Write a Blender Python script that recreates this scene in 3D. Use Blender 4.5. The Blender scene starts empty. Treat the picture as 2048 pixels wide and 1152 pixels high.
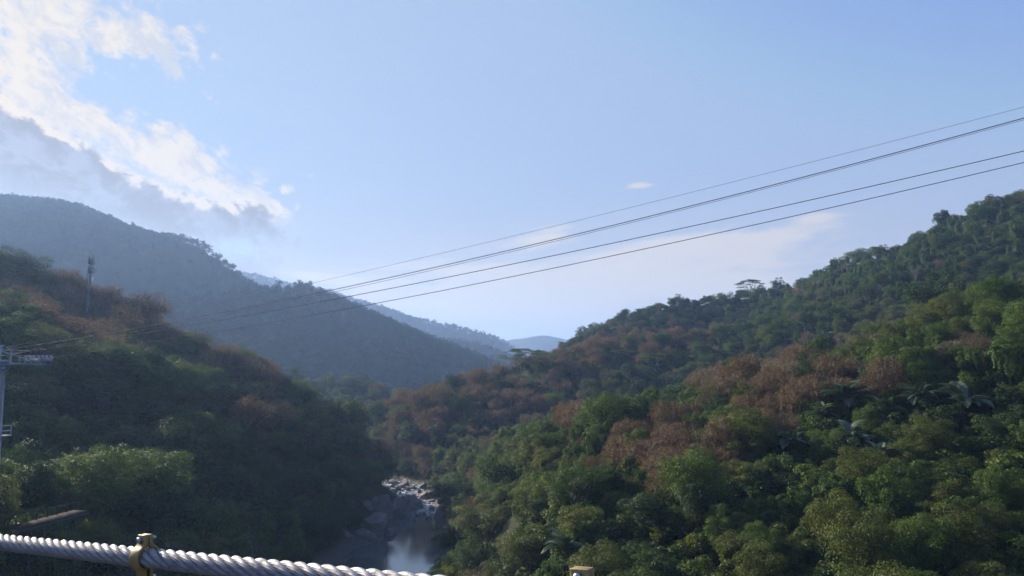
import bpy, math, random
import numpy as np
from mathutils import Vector, Matrix

R = math.radians
scene = bpy.context.scene
COL = scene.collection

# ------------------------------------------------------------------ camera
FPX = 1518.0                      # focal length in pixels of a 2048 wide picture
PITCH = math.atan(164.0 / FPX)    # the lens looks slightly up
CAMZ = 45.0                       # bridge deck height over the river
cam_d = bpy.data.cameras.new("camera")
cam_d.sensor_width = 36.0
cam_d.lens = FPX / 2048.0 * 36.0
cam_d.clip_start = 0.05
cam_d.clip_end = 40000
cam = bpy.data.objects.new("camera", cam_d)
COL.objects.link(cam)
cam.location = (0, 0, CAMZ)
cam.rotation_euler = (math.pi / 2 + PITCH, 0, 0)
scene.camera = cam

# ------------------------------------------------------------------ light
SUN_AZ = R(-47)      # left of the view axis (+Y)
SUN_EL = R(21)
sun_d = bpy.data.lights.new("sun", 'SUN')
sun_d.energy = 5.0
sun_d.angle = R(0.6)
sun_d.color = (1.0, 0.87, 0.70)
sun = bpy.data.objects.new("sun", sun_d)
COL.objects.link(sun)
sdir = Vector((math.sin(SUN_AZ) * math.cos(SUN_EL), math.cos(SUN_AZ) * math.cos(SUN_EL), math.sin(SUN_EL)))
sun.rotation_euler = sdir.to_track_quat('Z', 'Y').to_euler()
sun.location = (-60, 40, 120)

scene.view_settings.view_transform = 'Standard'
scene.view_settings.look = 'None'
scene.view_settings.exposure = 1.15
scene.view_settings.gamma = 1.0
cy = scene.cycles
cy.use_denoising = True
cy.denoising_prefilter = 'ACCURATE'
cy.denoising_input_passes = 'RGB_ALBEDO_NORMAL'
cy.max_bounces = 4
cy.diffuse_bounces = 2
cy.glossy_bounces = 2
cy.transmission_bounces = 2
cy.volume_bounces = 1
cy.transparent_max_bounces = 4
cy.use_light_tree = False
cy.caustics_reflective = False
cy.caustics_refractive = False


def px_dir(px, py):
    """direction (unit depth along +Y) through a point of the 2048x1152 photograph"""
    u = (px - 1024) / FPX
    v = (576 - py) / FPX
    yy = math.cos(PITCH) - v * math.sin(PITCH)
    zz = math.sin(PITCH) + v * math.cos(PITCH)
    return u / yy, zz / yy


def at(px, py, Y):
    a, b = px_dir(px, py)
    return (a * Y, Y, CAMZ + b * Y)


def project(x, y, z):
    """numpy: world -> photograph pixels"""
    zz = z - CAMZ
    d = y * math.cos(PITCH) + zz * math.sin(PITCH)
    v = -y * math.sin(PITCH) + zz * math.cos(PITCH)
    d = np.where(d > 0.1, d, 0.1)
    return 1024 + FPX * x / d, 576 - FPX * v / d


def px_azel(px, py):
    a, b = px_dir(px, py)
    return math.atan2(a, 1.0), math.atan2(b, math.hypot(a, 1.0))


# ------------------------------------------------------------------ node helper
class NT:
    def __init__(self, tree):
        self.t = tree
        self.n = tree.nodes
        self.l = tree.links

    def node(self, typ, **kw):
        nd = self.n.new(typ)
        for k, v in kw.items():
            setattr(nd, k, v)
        return nd

    def put(self, sock, v):
        if v is None:
            return
        if hasattr(v, 'is_output'):
            self.l.new(v, sock)
        elif isinstance(v, (tuple, list)) and len(v) == 3 and len(sock.default_value) == 4:
            sock.default_value = (*v, 1)
        else:
            sock.default_value = v

    def math(self, op, a, b=None, c=None, clamp=False):
        nd = self.node('ShaderNodeMath', operation=op, use_clamp=clamp)
        self.put(nd.inputs[0], a)
        self.put(nd.inputs[1], b)
        self.put(nd.inputs[2], c)
        return nd.outputs[0]

    def noise(self, vec, scale, detail=4, rough=0.55, dist=0.0, w=None):
        nd = self.node('ShaderNodeTexNoise')
        if w is not None:
            nd.noise_dimensions = '4D'
            nd.inputs['W'].default_value = w
        self.put(nd.inputs['Vector'], vec)
        nd.inputs['Scale'].default_value = scale
        nd.inputs['Detail'].default_value = detail
        nd.inputs['Roughness'].default_value = rough
        nd.inputs['Distortion'].default_value = dist
        return nd.outputs['Fac']

    def remap(self, v, a, b, c=0.0, d=1.0, smooth=True):
        nd = self.node('ShaderNodeMapRange')
        nd.interpolation_type = 'SMOOTHSTEP' if smooth else 'LINEAR'
        self.put(nd.inputs['Value'], v)
        for i, x in zip(('From Min', 'From Max', 'To Min', 'To Max'), (a, b, c, d)):
            nd.inputs[i].default_value = x
        return nd.outputs['Result']

    def mix(self, fac, a, b, mode='MIX'):
        nd = self.node('ShaderNodeMix', data_type='RGBA', blend_type=mode)
        self.put(nd.inputs[0], fac)
        self.put(nd.inputs[6], a)
        self.put(nd.inputs[7], b)
        return nd.outputs[2]

    def ramp(self, fac, stops):
        nd = self.node('ShaderNodeValToRGB')
        e = nd.color_ramp.elements
        while len(e) > 1:
            e.remove(e[0])
        e[0].position = stops[0][0]
        e[0].color = (*stops[0][1], 1)
        for p, c in stops[1:]:
            x = e.new(p)
            x.color = (*c, 1)
        self.put(nd.inputs[0], fac)
        return nd.outputs[0]


# ------------------------------------------------------------------ sky
world = bpy.data.worlds.new("World")
scene.world = world
world.use_nodes = True


def build_sky():
    T = NT(world.node_tree)
    T.n.clear()
    out = T.node('ShaderNodeOutputWorld')
    bg = T.node('ShaderNodeBackground')
    bg.inputs['Strength'].default_value = 0.10
    T.l.new(bg.outputs[0], out.inputs['Surface'])
    sky = T.node('ShaderNodeTexSky', sky_type='NISHITA')
    sky.sun_disc = False
    sky.sun_elevation = SUN_EL
    sky.sun_rotation = SUN_AZ
    sky.altitude = 100
    sky.air_density = 1.0
    sky.dust_density = 0.8
    sky.ozone_density = 2.5
    tc = T.node('ShaderNodeTexCoord')
    sep = T.node('ShaderNodeSeparateXYZ')
    T.l.new(tc.outputs['Generated'], sep.inputs[0])
    X, Y, Z = sep.outputs
    az = T.math('ARCTAN2', X, Y)
    el = T.math('ARCSINE', Z)

    # coordinates in which the clouds lie: along a band falling to the right
    def coords(rot, sx, sy):
        c, s = math.cos(rot), math.sin(rot)
        a = T.math('ADD', T.math('MULTIPLY', az, c), T.math('MULTIPLY', el, s))
        b = T.math('ADD', T.math('MULTIPLY', az, -s), T.math('MULTIPLY', el, c))
        cmb = T.node('ShaderNodeCombineXYZ')
        T.put(cmb.inputs[0], T.math('MULTIPLY', a, sx))
        T.put(cmb.inputs[1], T.math('MULTIPLY', b, sy))
        cmb.inputs[2].default_value = 3.7
        return cmb.outputs[0]

    def blob(px, py, rx, ry, rot_deg, amp=1.0):
        """soft ellipse round the sky direction seen at that spot; radii in photograph pixels"""
        a0, e0 = px_azel(px, py)
        rot = R(rot_deg)
        c, s = math.cos(rot), math.sin(rot)
        da = T.math('MULTIPLY', T.math('SUBTRACT', az, a0), math.cos(e0))
        de = T.math('SUBTRACT', el, e0)
        u = T.math('ADD', T.math('MULTIPLY', da, c * FPX / rx), T.math('MULTIPLY', de, s * FPX / rx))
        v = T.math('ADD', T.math('MULTIPLY', da, -s * FPX / ry), T.math('MULTIPLY', de, c * FPX / ry))
        q = T.math('ADD', T.math('MULTIPLY', u, u), T.math('MULTIPLY', v, v))
        return T.math('MULTIPLY', T.math('EXPONENT', T.math('MULTIPLY', q, -1.0)), amp)

    def add(items):
        r = items[0]
        for i in items[1:]:
            r = T.math('ADD', r, i)
        return r

    n1 = T.noise(coords(R(-18), 9.0, 14.0), 1.3, 10, 0.62, 0.35)
    n2 = T.noise(coords(R(6), 3.5, 16.0), 2.2, 8, 0.62, 0.4)
    n3 = T.noise(coords(R(-25), 26.0, 32.0), 1.6, 7, 0.6, 0.2)
    n4 = T.noise(coords(R(-35), 15.0, 22.0), 1.4, 8, 0.62, 0.6, 4.2)
    n1c = T.math('SUBTRACT', n1, 0.5)
    n2c = T.math('SUBTRACT', n2, 0.5)
    n3c = T.math('SUBTRACT', n3, 0.5)

    # bright cumulus
    bright = add([
        blob(255, 60, 150, 55, -8, 1.05), blob(60, 15, 90, 40, 0, 0.8),
        blob(20, 120, 90, 110, -40, 1.0), blob(95, 190, 90, 45, -35, 0.9),
        blob(330, 300, 150, 50, -16, 1.0), blob(200, 250, 70, 30, -25, 0.7),
        blob(370, 350, 140, 28, -18, 0.8), blob(500, 395, 90, 18, -18, 0.8),
        blob(10, 290, 34, 30, 0, 0.2),
        blob(420, 190, 90, 16, -25, 0.42), blob(555, 425, 40, 20, -30, 0.6),
        blob(400, 432, 90, 12, 5, 0.6), blob(612, 352, 22, 9, 0, 0.55), blob(572, 380, 14, 9, 0, 0.6),
        blob(628, 404, 26, 8, 10, 0.55), blob(545, 447, 20, 10, -20, 0.6)])
    db = T.remap(T.math('ADD', bright, T.math('MULTIPLY', T.math('ADD', T.math('MULTIPLY', n1c, 3.0), T.math('MULTIPLY', n3c, 3.6)), T.math('MINIMUM', 1.0, T.math('MULTIPLY', bright, 2.2)))), 0.30, 1.35)
    # the long grey shaded cloud: a crisp sunlit upper rim, soft and lighter below
    EDGE = [(-500, 40), (-250, 110), (-100, 150), (0, 192), (50, 222), (100, 256), (150, 286), (200, 316), (250, 344), (300, 366), (360, 388), (430, 402),
            (500, 410), (560, 432), (620, 470)]
    AZ0, AZ1, EL0, EL1 = -1.0, -0.2, 0.0, 0.6
    fc = T.node('ShaderNodeFloatCurve')
    cv = fc.mapping.curves[0]
    q = [px_azel(*e_) for e_ in EDGE]
    q = [((a_ - AZ0) / (AZ1 - AZ0), (e_ - EL0) / (EL1 - EL0)) for a_, e_ in q]
    cv.points[0].location = q[0]
    cv.points[1].location = q[-1]
    for loc in q[1:-1]:
        cv.points.new(*loc)
    fc.mapping.update()
    T.put(fc.inputs['Value'], T.remap(az, AZ0, AZ1, 0, 1, False))
    edge = T.math('ADD', T.math('MULTIPLY', fc.outputs[0], EL1 - EL0), EL0)
    dpx = T.math('MULTIPLY', T.math('SUBTRACT', el, edge), FPX)
    dpx = T.math('ADD', dpx, T.math('ADD', T.math('MULTIPLY', n1c, 70.0), T.math('MULTIPLY', n3c, 62.0)))
    a_end = px_azel(590, 430)[0]
    endm = T.remap(T.math('ADD', az, T.math('MULTIPLY', n3c, 0.12)), a_end, a_end - 0.05)
    depth = T.remap(az, px_azel(560, 430)[0], px_azel(40, 300)[0], 1.0, 0.42, False)       # the mass is deeper to the left
    dsc = T.math('MULTIPLY', dpx, depth)
    dg = T.math('MULTIPLY', T.math('MULTIPLY', T.remap(dpx, 7.0, -10.0), T.remap(dsc, -78.0, -18.0)), endm)
    rim = T.math('MULTIPLY', T.math('MULTIPLY', T.remap(dpx, 16.0, 3.0), T.remap(dpx, -16.0, -2.0)), endm)
    # thin streaks low in the middle and to the right
    wisp = add([blob(1400, 490, 300, 34, 2, 0.85), blob(1220, 545, 350, 32, 0, 0.8),
                blob(1090, 470, 70, 22, 10, 0.55), blob(1278, 370, 34, 9, 0, 0.66),
                blob(650, 556, 80, 9, -6, 0.95), blob(930, 585, 260, 40, -3, 0.62),
                blob(1480, 575, 280, 30, 0, 0.8), blob(1630, 435, 40, 12, 0, 0.5),
                blob(1100, 620, 300, 34, 0, 0.7), blob(780, 520, 160, 30, 8, 0.3)])
    dw = T.remap(T.math('ADD', wisp, T.math('MULTIPLY', n2c, 1.8)), 0.30, 0.85, 0.0, 0.85)
    # veil that whitens the sunward side
    veil = T.math('ADD', blob(100, 330, 700, 420, 0, 0.50), 0.0)
    veil = T.math('MULTIPLY', veil, T.math('ADD', 0.85, T.math('MULTIPLY', n2c, 0.7)))

    col = sky.outputs[0]
    col = T.mix(1.0, col, SKY_TINT, 'MULTIPLY')
    col = T.mix(1.0, col, (1.72, 2.28, 3.35), 'DARKEN')
    col = T.mix(veil, col, VEIL)
    col = T.mix(T.math('MULTIPLY', blob(1000, 670, 1500, 190, 0, 1.0), T.math('ADD', 0.9, n2c)), col, LOW_SKY)
    col = T.mix(dw, col, WISP)
    sunny = blob(-20, 260, 420, 300, 0, 1.0)
    cream = T.mix(sunny, CLOUD_WHITE, CLOUD_SUN)
    shade = T.remap(T.math('ADD', T.math('MULTIPLY', n4, 0.75), T.math('MULTIPLY', n3, 0.25)), 0.44, 0.60, 0.0, 0.75)
    cream = T.mix(shade, cream, CLOUD_MID)
    col = T.mix(T.math('MULTIPLY', db, 0.93), col, cream)
    # grey mass covers, its thin edge stays bright
    low = T.math('MULTIPLY', T.remap(dpx, 4.0, -60.0), T.math('MULTIPLY', endm, 0.75))
    col = T.mix(low, col, T.mix(T.remap(n4, 0.42, 0.62), CLOUD_LOW, VEIL))
    gcol = T.mix(T.remap(T.math('ADD', n4, T.math('MULTIPLY', n3c, 0.5)), 0.42, 0.64), CLOUD_GREY, CLOUD_LOW)
    col = T.mix(T.math('MULTIPLY', dg, 0.9), col, gcol)
    col = T.mix(T.math('MULTIPLY', rim, T.remap(n3, 0.36, 0.56, 0.25, 0.95)), col, T.mix(sunny, CLOUD_WHITE, CLOUD_SUN))
    T.l.new(col, bg.inputs['Color'])


SKY_TINT = (1.05, 0.95, 1.13)
VEIL = (2.3, 2.9, 3.6)
LOW_SKY = (3.3, 3.0, 2.6)
WISP = (3.6, 3.3, 3.0)
CLOUD_WHITE = (4.0, 3.7, 3.3)
CLOUD_SUN = (4.2, 3.55, 2.7)
CLOUD_MID = (2.5, 2.6, 2.9)
CLOUD_GREY = (1.45, 1.4, 1.42)
CLOUD_LOW = (1.95, 1.98, 2.3)
build_sky()


# ------------------------------------------------------------------ haze
def tag(o, label=None, cat=None, group=None, kind=None):
    if label:
        o['label'] = label
    if cat:
        o['category'] = cat
    if group:
        o['group'] = group
    if kind:
        o['kind'] = kind
    return o


def mesh_obj(name, verts, faces, mat=None, parent=None, smooth=False, loc=None):
    me = bpy.data.meshes.new(name)
    set_mesh(me, np.asarray(verts, dtype=np.float32), faces)
    if mat:
        me.materials.append(mat)
    if smooth:
        me.polygons.foreach_set('use_smooth', np.ones(len(me.polygons), dtype=bool))
    o = bpy.data.objects.new(name, me)
    COL.objects.link(o)
    if parent:
        o.parent = parent
    if loc is not None:
        o.location = loc
    return o


def set_mesh(me, verts, faces):
    """faces: an (n,k) array or a list of tuples"""
    if isinstance(faces, np.ndarray):
        n, k = faces.shape
        me.vertices.add(len(verts))
        me.vertices.foreach_set('co', verts.reshape(-1).astype(np.float32))
        me.loops.add(n * k)
        me.loops.foreach_set('vertex_index', faces.reshape(-1).astype(np.int32))
        me.polygons.add(n)
        me.polygons.foreach_set('loop_start', np.arange(0, n * k, k, dtype=np.int32))
        me.update(calc_edges=True)
        me.validate()
    else:
        me.from_pydata([tuple(v) for v in verts], [], [tuple(f) for f in faces])
        me.update()


def empty(name, loc=(0, 0, 0), rz=0.0):
    o = bpy.data.objects.new(name, None)
    o.empty_display_size = 0.5
    COL.objects.link(o)
    o.location = loc
    o.rotation_euler = (0, 0, rz)
    return o


def build_haze():
    s, zb, zt = 9400.0, -60.0, 420.0
    v = [(x, y, z) for z in (zb, zt) for y in (-s, s) for x in (-s, s)]
    f = [(0, 2, 3, 1), (4, 5, 7, 6), (0, 1, 5, 4), (2, 6, 7, 3), (0, 4, 6, 2), (1, 3, 7, 5)]
    m = bpy.data.materials.new("haze")
    m.use_nodes = True
    T = NT(m.node_tree)
    T.n.clear()
    out = T.node('ShaderNodeOutputMaterial')
    pv = T.node('ShaderNodeVolumePrincipled')
    pv.inputs['Color'].default_value = HAZE_COL
    pv.inputs['Density'].default_value = HAZE_DENSITY
    pv.inputs['Anisotropy'].default_value = 0.35
    T.l.new(pv.outputs[0], out.inputs['Volume'])
    o = mesh_obj('haze', v, f, m)
    tag(o, kind='stuff')


HAZE_COL = (0.35, 0.55, 0.95, 1)
HAZE_DENSITY = 0.00019


# ------------------------------------------------------------------ terrain
def vnoise(x, y, seed=0):
    xi = np.floor(x).astype(np.int64)
    yi = np.floor(y).astype(np.int64)
    fx, fy = x - xi, y - yi
    fx = fx * fx * (3 - 2 * fx)
    fy = fy * fy * (3 - 2 * fy)

    def h(a, b):
        n = (a * 374761393 + b * 668265263 + seed * 974711) & 0x7fffffff
        n = ((n ^ (n >> 13)) * 1274126177) & 0x7fffffff
        return ((n ^ (n >> 16)) & 0xffff) / 65535.0
    v00, v10, v01, v11 = h(xi, yi), h(xi + 1, yi), h(xi, yi + 1), h(xi + 1, yi + 1)
    return (v00 * (1 - fx) + v10 * fx) * (1 - fy) + (v01 * (1 - fx) + v11 * fx) * fy


def fbm(x, y, oct=4, seed=0):
    s, a, t = 0.0, 1.0, 0.0
    for i in range(oct):
        s = s + a * vnoise(x * 2 ** i + 17.3 * i, y * 2 ** i - 9.1 * i, seed + i)
        t += a
        a *= 0.5
    return s / t


def poly_dist(x, y, pts):
    """distance to a polyline and the interpolated last columns"""
    pts = np.asarray(pts, dtype=float)
    best = np.full(x.shape, 1e18)
    val = [np.zeros(x.shape) for _ in range(pts.shape[1] - 2)]
    for a, b in zip(pts[:-1], pts[1:]):
        dx, dy = b[0] - a[0], b[1] - a[1]
        L = dx * dx + dy * dy + 1e-9
        t = np.clip(((x - a[0]) * dx + (y - a[1]) * dy) / L, 0, 1)
        d = (x - a[0] - t * dx) ** 2 + (y - a[1] - t * dy) ** 2
        m = d < best
        best = np.where(m, d, best)
        for k in range(len(val)):
            val[k] = np.where(m, a[2 + k] + t * (b[2 + k] - a[2 + k]), val[k])
    return np.sqrt(best), val


# ridges: (points as photo px, photo py, depth), slope, rounding, canopy allowance, gully amplitude and size
RIDGES = {
    'left_hill': ([(-420, 400, 330), (-150, 445, 300), (0, 477, 290), (60, 497, 288), (120, 552, 285), (200, 562, 282), (260, 588, 280),
                   (320, 612, 276), (350, 650, 272), (400, 682, 270), (470, 695, 268), (540, 722, 264),
                   (600, 770, 258), (650, 800, 252), (690, 850, 245), (725, 925, 236)], 0.50, 8, 15, 4.5, 30),
    'left_spur': ([(-500, 880, 85), (-100, 915, 92), (0, 925, 98), (120, 945, 104), (250, 925, 114), (320, 980, 122), (360, 1050, 130)], 0.42, 6, 8, 1.5, 25),
    'walkway_bank': ([(-60, 1108, 82), (40, 1094, 83), (110, 1078, 86), (190, 1052, 91)], 0.5, 3, 0, 0.6, 12),
    'valley_hill': ([(480, 760, 560), (600, 752, 540), (660, 742, 530), (720, 748, 510), (780, 768, 490), (820, 792, 470), (850, 840, 440)], 0.5, 8, 7, 4, 60),
    'rust_hill': ([(715, 905, 305), (745, 860, 315), (770, 828, 325), (830, 796, 340), (900, 772, 360), (1000, 735, 380), (1090, 708, 400),
                   (1170, 688, 420), (1290, 665, 425), (1390, 660, 425), (1500, 680, 420)], 0.36, 8, 4, 4, 45),
    'right_mountain': ([(1060, 740, 500), (1150, 690, 520), (1250, 645, 540), (1320, 605, 550), (1450, 585, 560), (1560, 572, 560), (1640, 582, 550),
                        (1685, 566, 540), (1712, 514, 532), (1745, 503, 520), (1800, 488, 500), (1900, 455, 475), (2048, 380, 440), (2400, 250, 400)], 0.50, 8, 3, 7, 60),
    'right_slope': ([(2600, 330, 165), (2300, 440, 178), (2048, 528, 190), (1870, 590, 200), (1760, 650, 210), (1600, 690, 225), (1480, 712, 240),
                     (1350, 765, 252), (1200, 803, 262), (1110, 822, 255), (1040, 870, 238), (960, 935, 222), (900, 985, 208)], 0.31, 8, 12, 3, 30),
    'big_left': ([(-900, 330, 1500), (-300, 362, 1320), (0, 378, 1250), (120, 388, 1240), (160, 404, 1230), (240, 442, 1210), (350, 458, 1190), (420, 492, 1180),
                  (500, 518, 1160), (560, 543, 1140), (600, 572, 1130), (650, 596, 1120), (700, 620, 1100), (760, 655, 1080), (830, 695, 1060), (900, 728, 1040),
                  (960, 752, 1010), (1020, 790, 980)], 0.42, 20, 14, 26, 260),
    'near_left_shoulder': ([(-600, 380, 850), (-200, 455, 800), (0, 480, 780), (60, 520, 760), (110, 560, 740)], 0.5, 15, 9, 20, 160),
    'middle_ridge': ([(640, 640, 1903), (760, 668, 1830), (860, 664, 1793), (930, 674, 1756), (990, 694, 1708), (1040, 725, 1683), (1100, 760, 1647)], 0.4, 20, 14, 25, 230),
    'back_ridge': ([(300, 500, 2820), (500, 540, 2760), (640, 570, 2700), (720, 594, 2640), (800, 622, 2616), (900, 642, 2580), (1000, 667, 2544),
                    (1060, 690, 2496), (1120, 722, 2460), (1200, 760, 2400)], 0.38, 25, 16, 45, 380),
    'far_hill': ([(700, 720, 4300), (950, 700, 4200), (1040, 671, 4150), (1085, 664, 4100), (1150, 676, 4050), (1300, 690, 4000), (1600, 680, 4000), (2300, 640, 4000)], 0.3, 60, 9, 60, 600),
}
# ground that is out of the picture, so the place goes on beyond the frame (x, y, z)
EXTRA = [([(-420, -700, 120), (-330, -200, 110), (-260, 60, 85), (-230, 200, 88)], 0.45, 20),
         ([(450, -700, 150), (380, -200, 130), (330, 0, 110), (280, 110, 95)], 0.42, 20),
         ([(-3000, -1500, 380), (-2000, 0, 330), (-1500, 900, 330)], 0.4, 40),
         ([(3500, -1500, 420), (2200, 0, 360), (1500, 900, 300), (1100, 1800, 240)], 0.4, 40),
         ([(-2500, -2500, 350), (0, -2200, 300), (2500, -2500, 350)], 0.35, 40)]
RIVER = [(-10, -900, 12), (-8, -300, 12), (-10, -80, 12), (-16, 0, 12), (-20, 70, 12), (-27, 120, 13), (-30, 160, 13), (-30, 178, 13), (-29, 196, 11.5),
         (-25, 209, 8.5), (-30, 224, 9), (-31, 238, 7.5), (-29, 252, 5), (-33, 268, 5), (-42, 287, 8), (-55, 305, 9), (-80, 335, 9), (-130, 370, 9), (-220, 400, 9),
         (-400, 520, 9), (-500, 800, 9), (-300, 1500, 9), (200, 3000, 9)]


def ridge_field(x, y, P, slope, w):
    """height of the ground that falls away from a ridge line, and the distance to it"""
    best = np.full(x.shape, -1e9)
    dist = np.full(x.shape, 1e9)
    P = np.asarray(P, dtype=float)
    for a, b in zip(P[:-1], P[1:]):
        dx, dy = b[0] - a[0], b[1] - a[1]
        t = np.clip(((x - a[0]) * dx + (y - a[1]) * dy) / (dx * dx + dy * dy + 1e-9), 0, 1)
        d = np.hypot(x - a[0] - t * dx, y - a[1] - t * dy)
        best = np.maximum(best, a[2] + t * (b[2] - a[2]) - slope * (np.sqrt(d * d + w * w) - w))
        dist = np.minimum(dist, d)
    return best, dist


def terrain_height(x, y):
    r = np.hypot(x, y)
    k = 3.0 + np.clip(r, 0, 3000) * 0.004
    hs = [np.full(x.shape, 3.0)]
    for name, (pts, slope, w, can, amp, size) in RIDGES.items():
        P = []
        for px, py, Y in pts:
            X, Yy, Z = at(px, py, Y)
            P.append((X, Yy, Z - can))
        z, d = ridge_field(x, y, P, slope, w)
        sd = sum(map(ord, name))
        g = fbm(x / size, y / size, 4, sd) - 0.5
        g = g * 2 * amp * (1 - np.exp(-(d / (size * (0.75 if size > 150 else 0.35))) ** 1.5))
        hs.append(z + g)
    for P, slope, w in EXTRA:
        z, d = ridge_field(x, y, P, slope, w)
        hs.append(z + (fbm(x / 180, y / 180, 3, 77) - 0.5) * 30)
    hs = np.array(hs)
    m = hs.max(axis=0)
    h = m + k * np.log(np.exp((hs - m) / k).sum(axis=0)) - k * 0.6
    h = h + (fbm(x / 14, y / 14, 3, 5) - 0.5) * 2.2
    far = np.clip((r - 6000) / 3000, 0, 1)
    h = h * (1 - far) + 20 * far
    d, (hw,) = poly_dist(x, y, RIVER)
    e = d - hw
    bank = np.where(e < 0, np.maximum(-2.5, e * 0.8), 0) + np.where(e > 0, 0.6 * e + 0.02 * e * e, 0) + 0.3
    cap = 1.0 + bank
    cap = np.where(e < 0, bank, cap * 1.0)
    h = np.where(h < cap, h, cap + 0)
    return np.where(e < 0, np.minimum(h, bank), h)


def ground_z(x, y):
    return terrain_height(np.atleast_1d(np.float64(x)), np.atleast_1d(np.float64(y)))


def simple_mat(name):
    m = bpy.data.materials.new(name)
    m.use_nodes = True
    T = NT(m.node_tree)
    bsdf = m.node_tree.nodes['Principled BSDF']
    return m, T, bsdf


def build_ground():
    # rings round the bridge; columns dense inside the view
    a1 = np.linspace(-44, 44, 560)
    a2 = np.linspace(44, 316, 150)[1:-1]
    ang = np.radians(np.concatenate([a1, a2]))
    rr = np.concatenate([np.linspace(4, 60, 16)[:-1], np.linspace(60, 620, 260)[:-1], np.geomspace(620, 9200, 150)])
    A, Rr = np.meshgrid(ang, rr, indexing='ij')
    x, y = Rr * np.sin(A), Rr * np.cos(A)
    z = terrain_height(x, y)
    na, nr = A.shape
    v = np.stack([x, y, z], -1).reshape(-1, 3)
    i = np.arange(na)[:, None]
    j = np.arange(nr - 1)[None, :]
    i2 = (i + 1) % na
    f = np.stack([np.broadcast_to(i * nr, (na, nr - 1)) + j, i2 * nr + j, i2 * nr + j + 1, i * nr + j + 1], -1).reshape(-1, 4)
    # centre cap
    c = len(v)
    v = np.vstack([v, [[0, 0, float(ground_z(0, 0)[0])]]])
    m, T, b = simple_mat("forest floor")
    geo = T.node('ShaderNodeNewGeometry')
    n = T.noise(geo.outputs['Position'], 0.05, 6, 0.65)
    n2 = T.noise(geo.outputs['Position'], 0.9, 5, 0.7)
    col = T.ramp(n, [(0.3, (0.022, 0.034, 0.016)), (0.5, (0.034, 0.048, 0.020)), (0.7, (0.050, 0.050, 0.026))])
    col = T.mix(T.remap(n2, 0.45, 0.7), col, (0.045, 0.036, 0.024))
    sep = T.node('ShaderNodeSeparateXYZ')
    T.l.new(geo.outputs['Position'], sep.inputs[0])
    low = T.remap(sep.outputs[2], 3.5, 1.2)
    rock = T.mix(n2, (0.09, 0.08, 0.075), (0.19, 0.17, 0.16))
    col = T.mix(low, col, rock)
    T.l.new(col, b.inputs['Base Color'])
    b.inputs['Roughness'].default_value = 0.95
    b.inputs['Specular IOR Level'].default_value = 0.1
    bump = T.node('ShaderNodeBump')
    bump.inputs['Strength'].default_value = 0.8
    bump.inputs['Distance'].default_value = 1.0
    T.l.new(n2, bump.inputs['Height'])
    T.l.new(bump.outputs[0], b.inputs['Normal'])
    o = mesh_obj('hills', v, f, m, smooth=True)
    tag(o, kind='structure')
    fan = [(c, int(((q + 1) % na) * nr), int(q * nr)) for q in range(na)]
    bmv = [tuple(v[c])] + [tuple(v[q * nr]) for q in range(na)]
    o2 = mesh_obj('valley_floor', bmv, [(0, 1 + (q + 1) % na, 1 + q) for q in range(na)], m)
    tag(o2, kind='structure')


build_ground()


# ------------------------------------------------------------------ leaves, limbs and crowns
def rnd_dirs(rng, n):
    v = rng.normal(size=(n, 3))
    return v / np.linalg.norm(v, axis=1, keepdims=True)


def leaf_quads(c, nrm, size, rng, asp=0.55):
    """one folded diamond leaf spray per point"""
    n = len(c)
    nrm = nrm / (np.linalg.norm(nrm, axis=1, keepdims=True) + 1e-9)
    t = np.cross(nrm, rnd_dirs(rng, n))
    t /= np.linalg.norm(t, axis=1, keepdims=True) + 1e-9
    b = np.cross(nrm, t)
    s = (size * rng.uniform(0.6, 1.35, n))[:, None]
    bend = nrm * s * 0.12
    v = np.stack([c - t * s * 0.5 - bend, c + b * s * asp * 0.5, c + t * s * 0.5 - bend, c - b * s * asp * 0.5], 1)
    return v.reshape(-1, 3)


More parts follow.
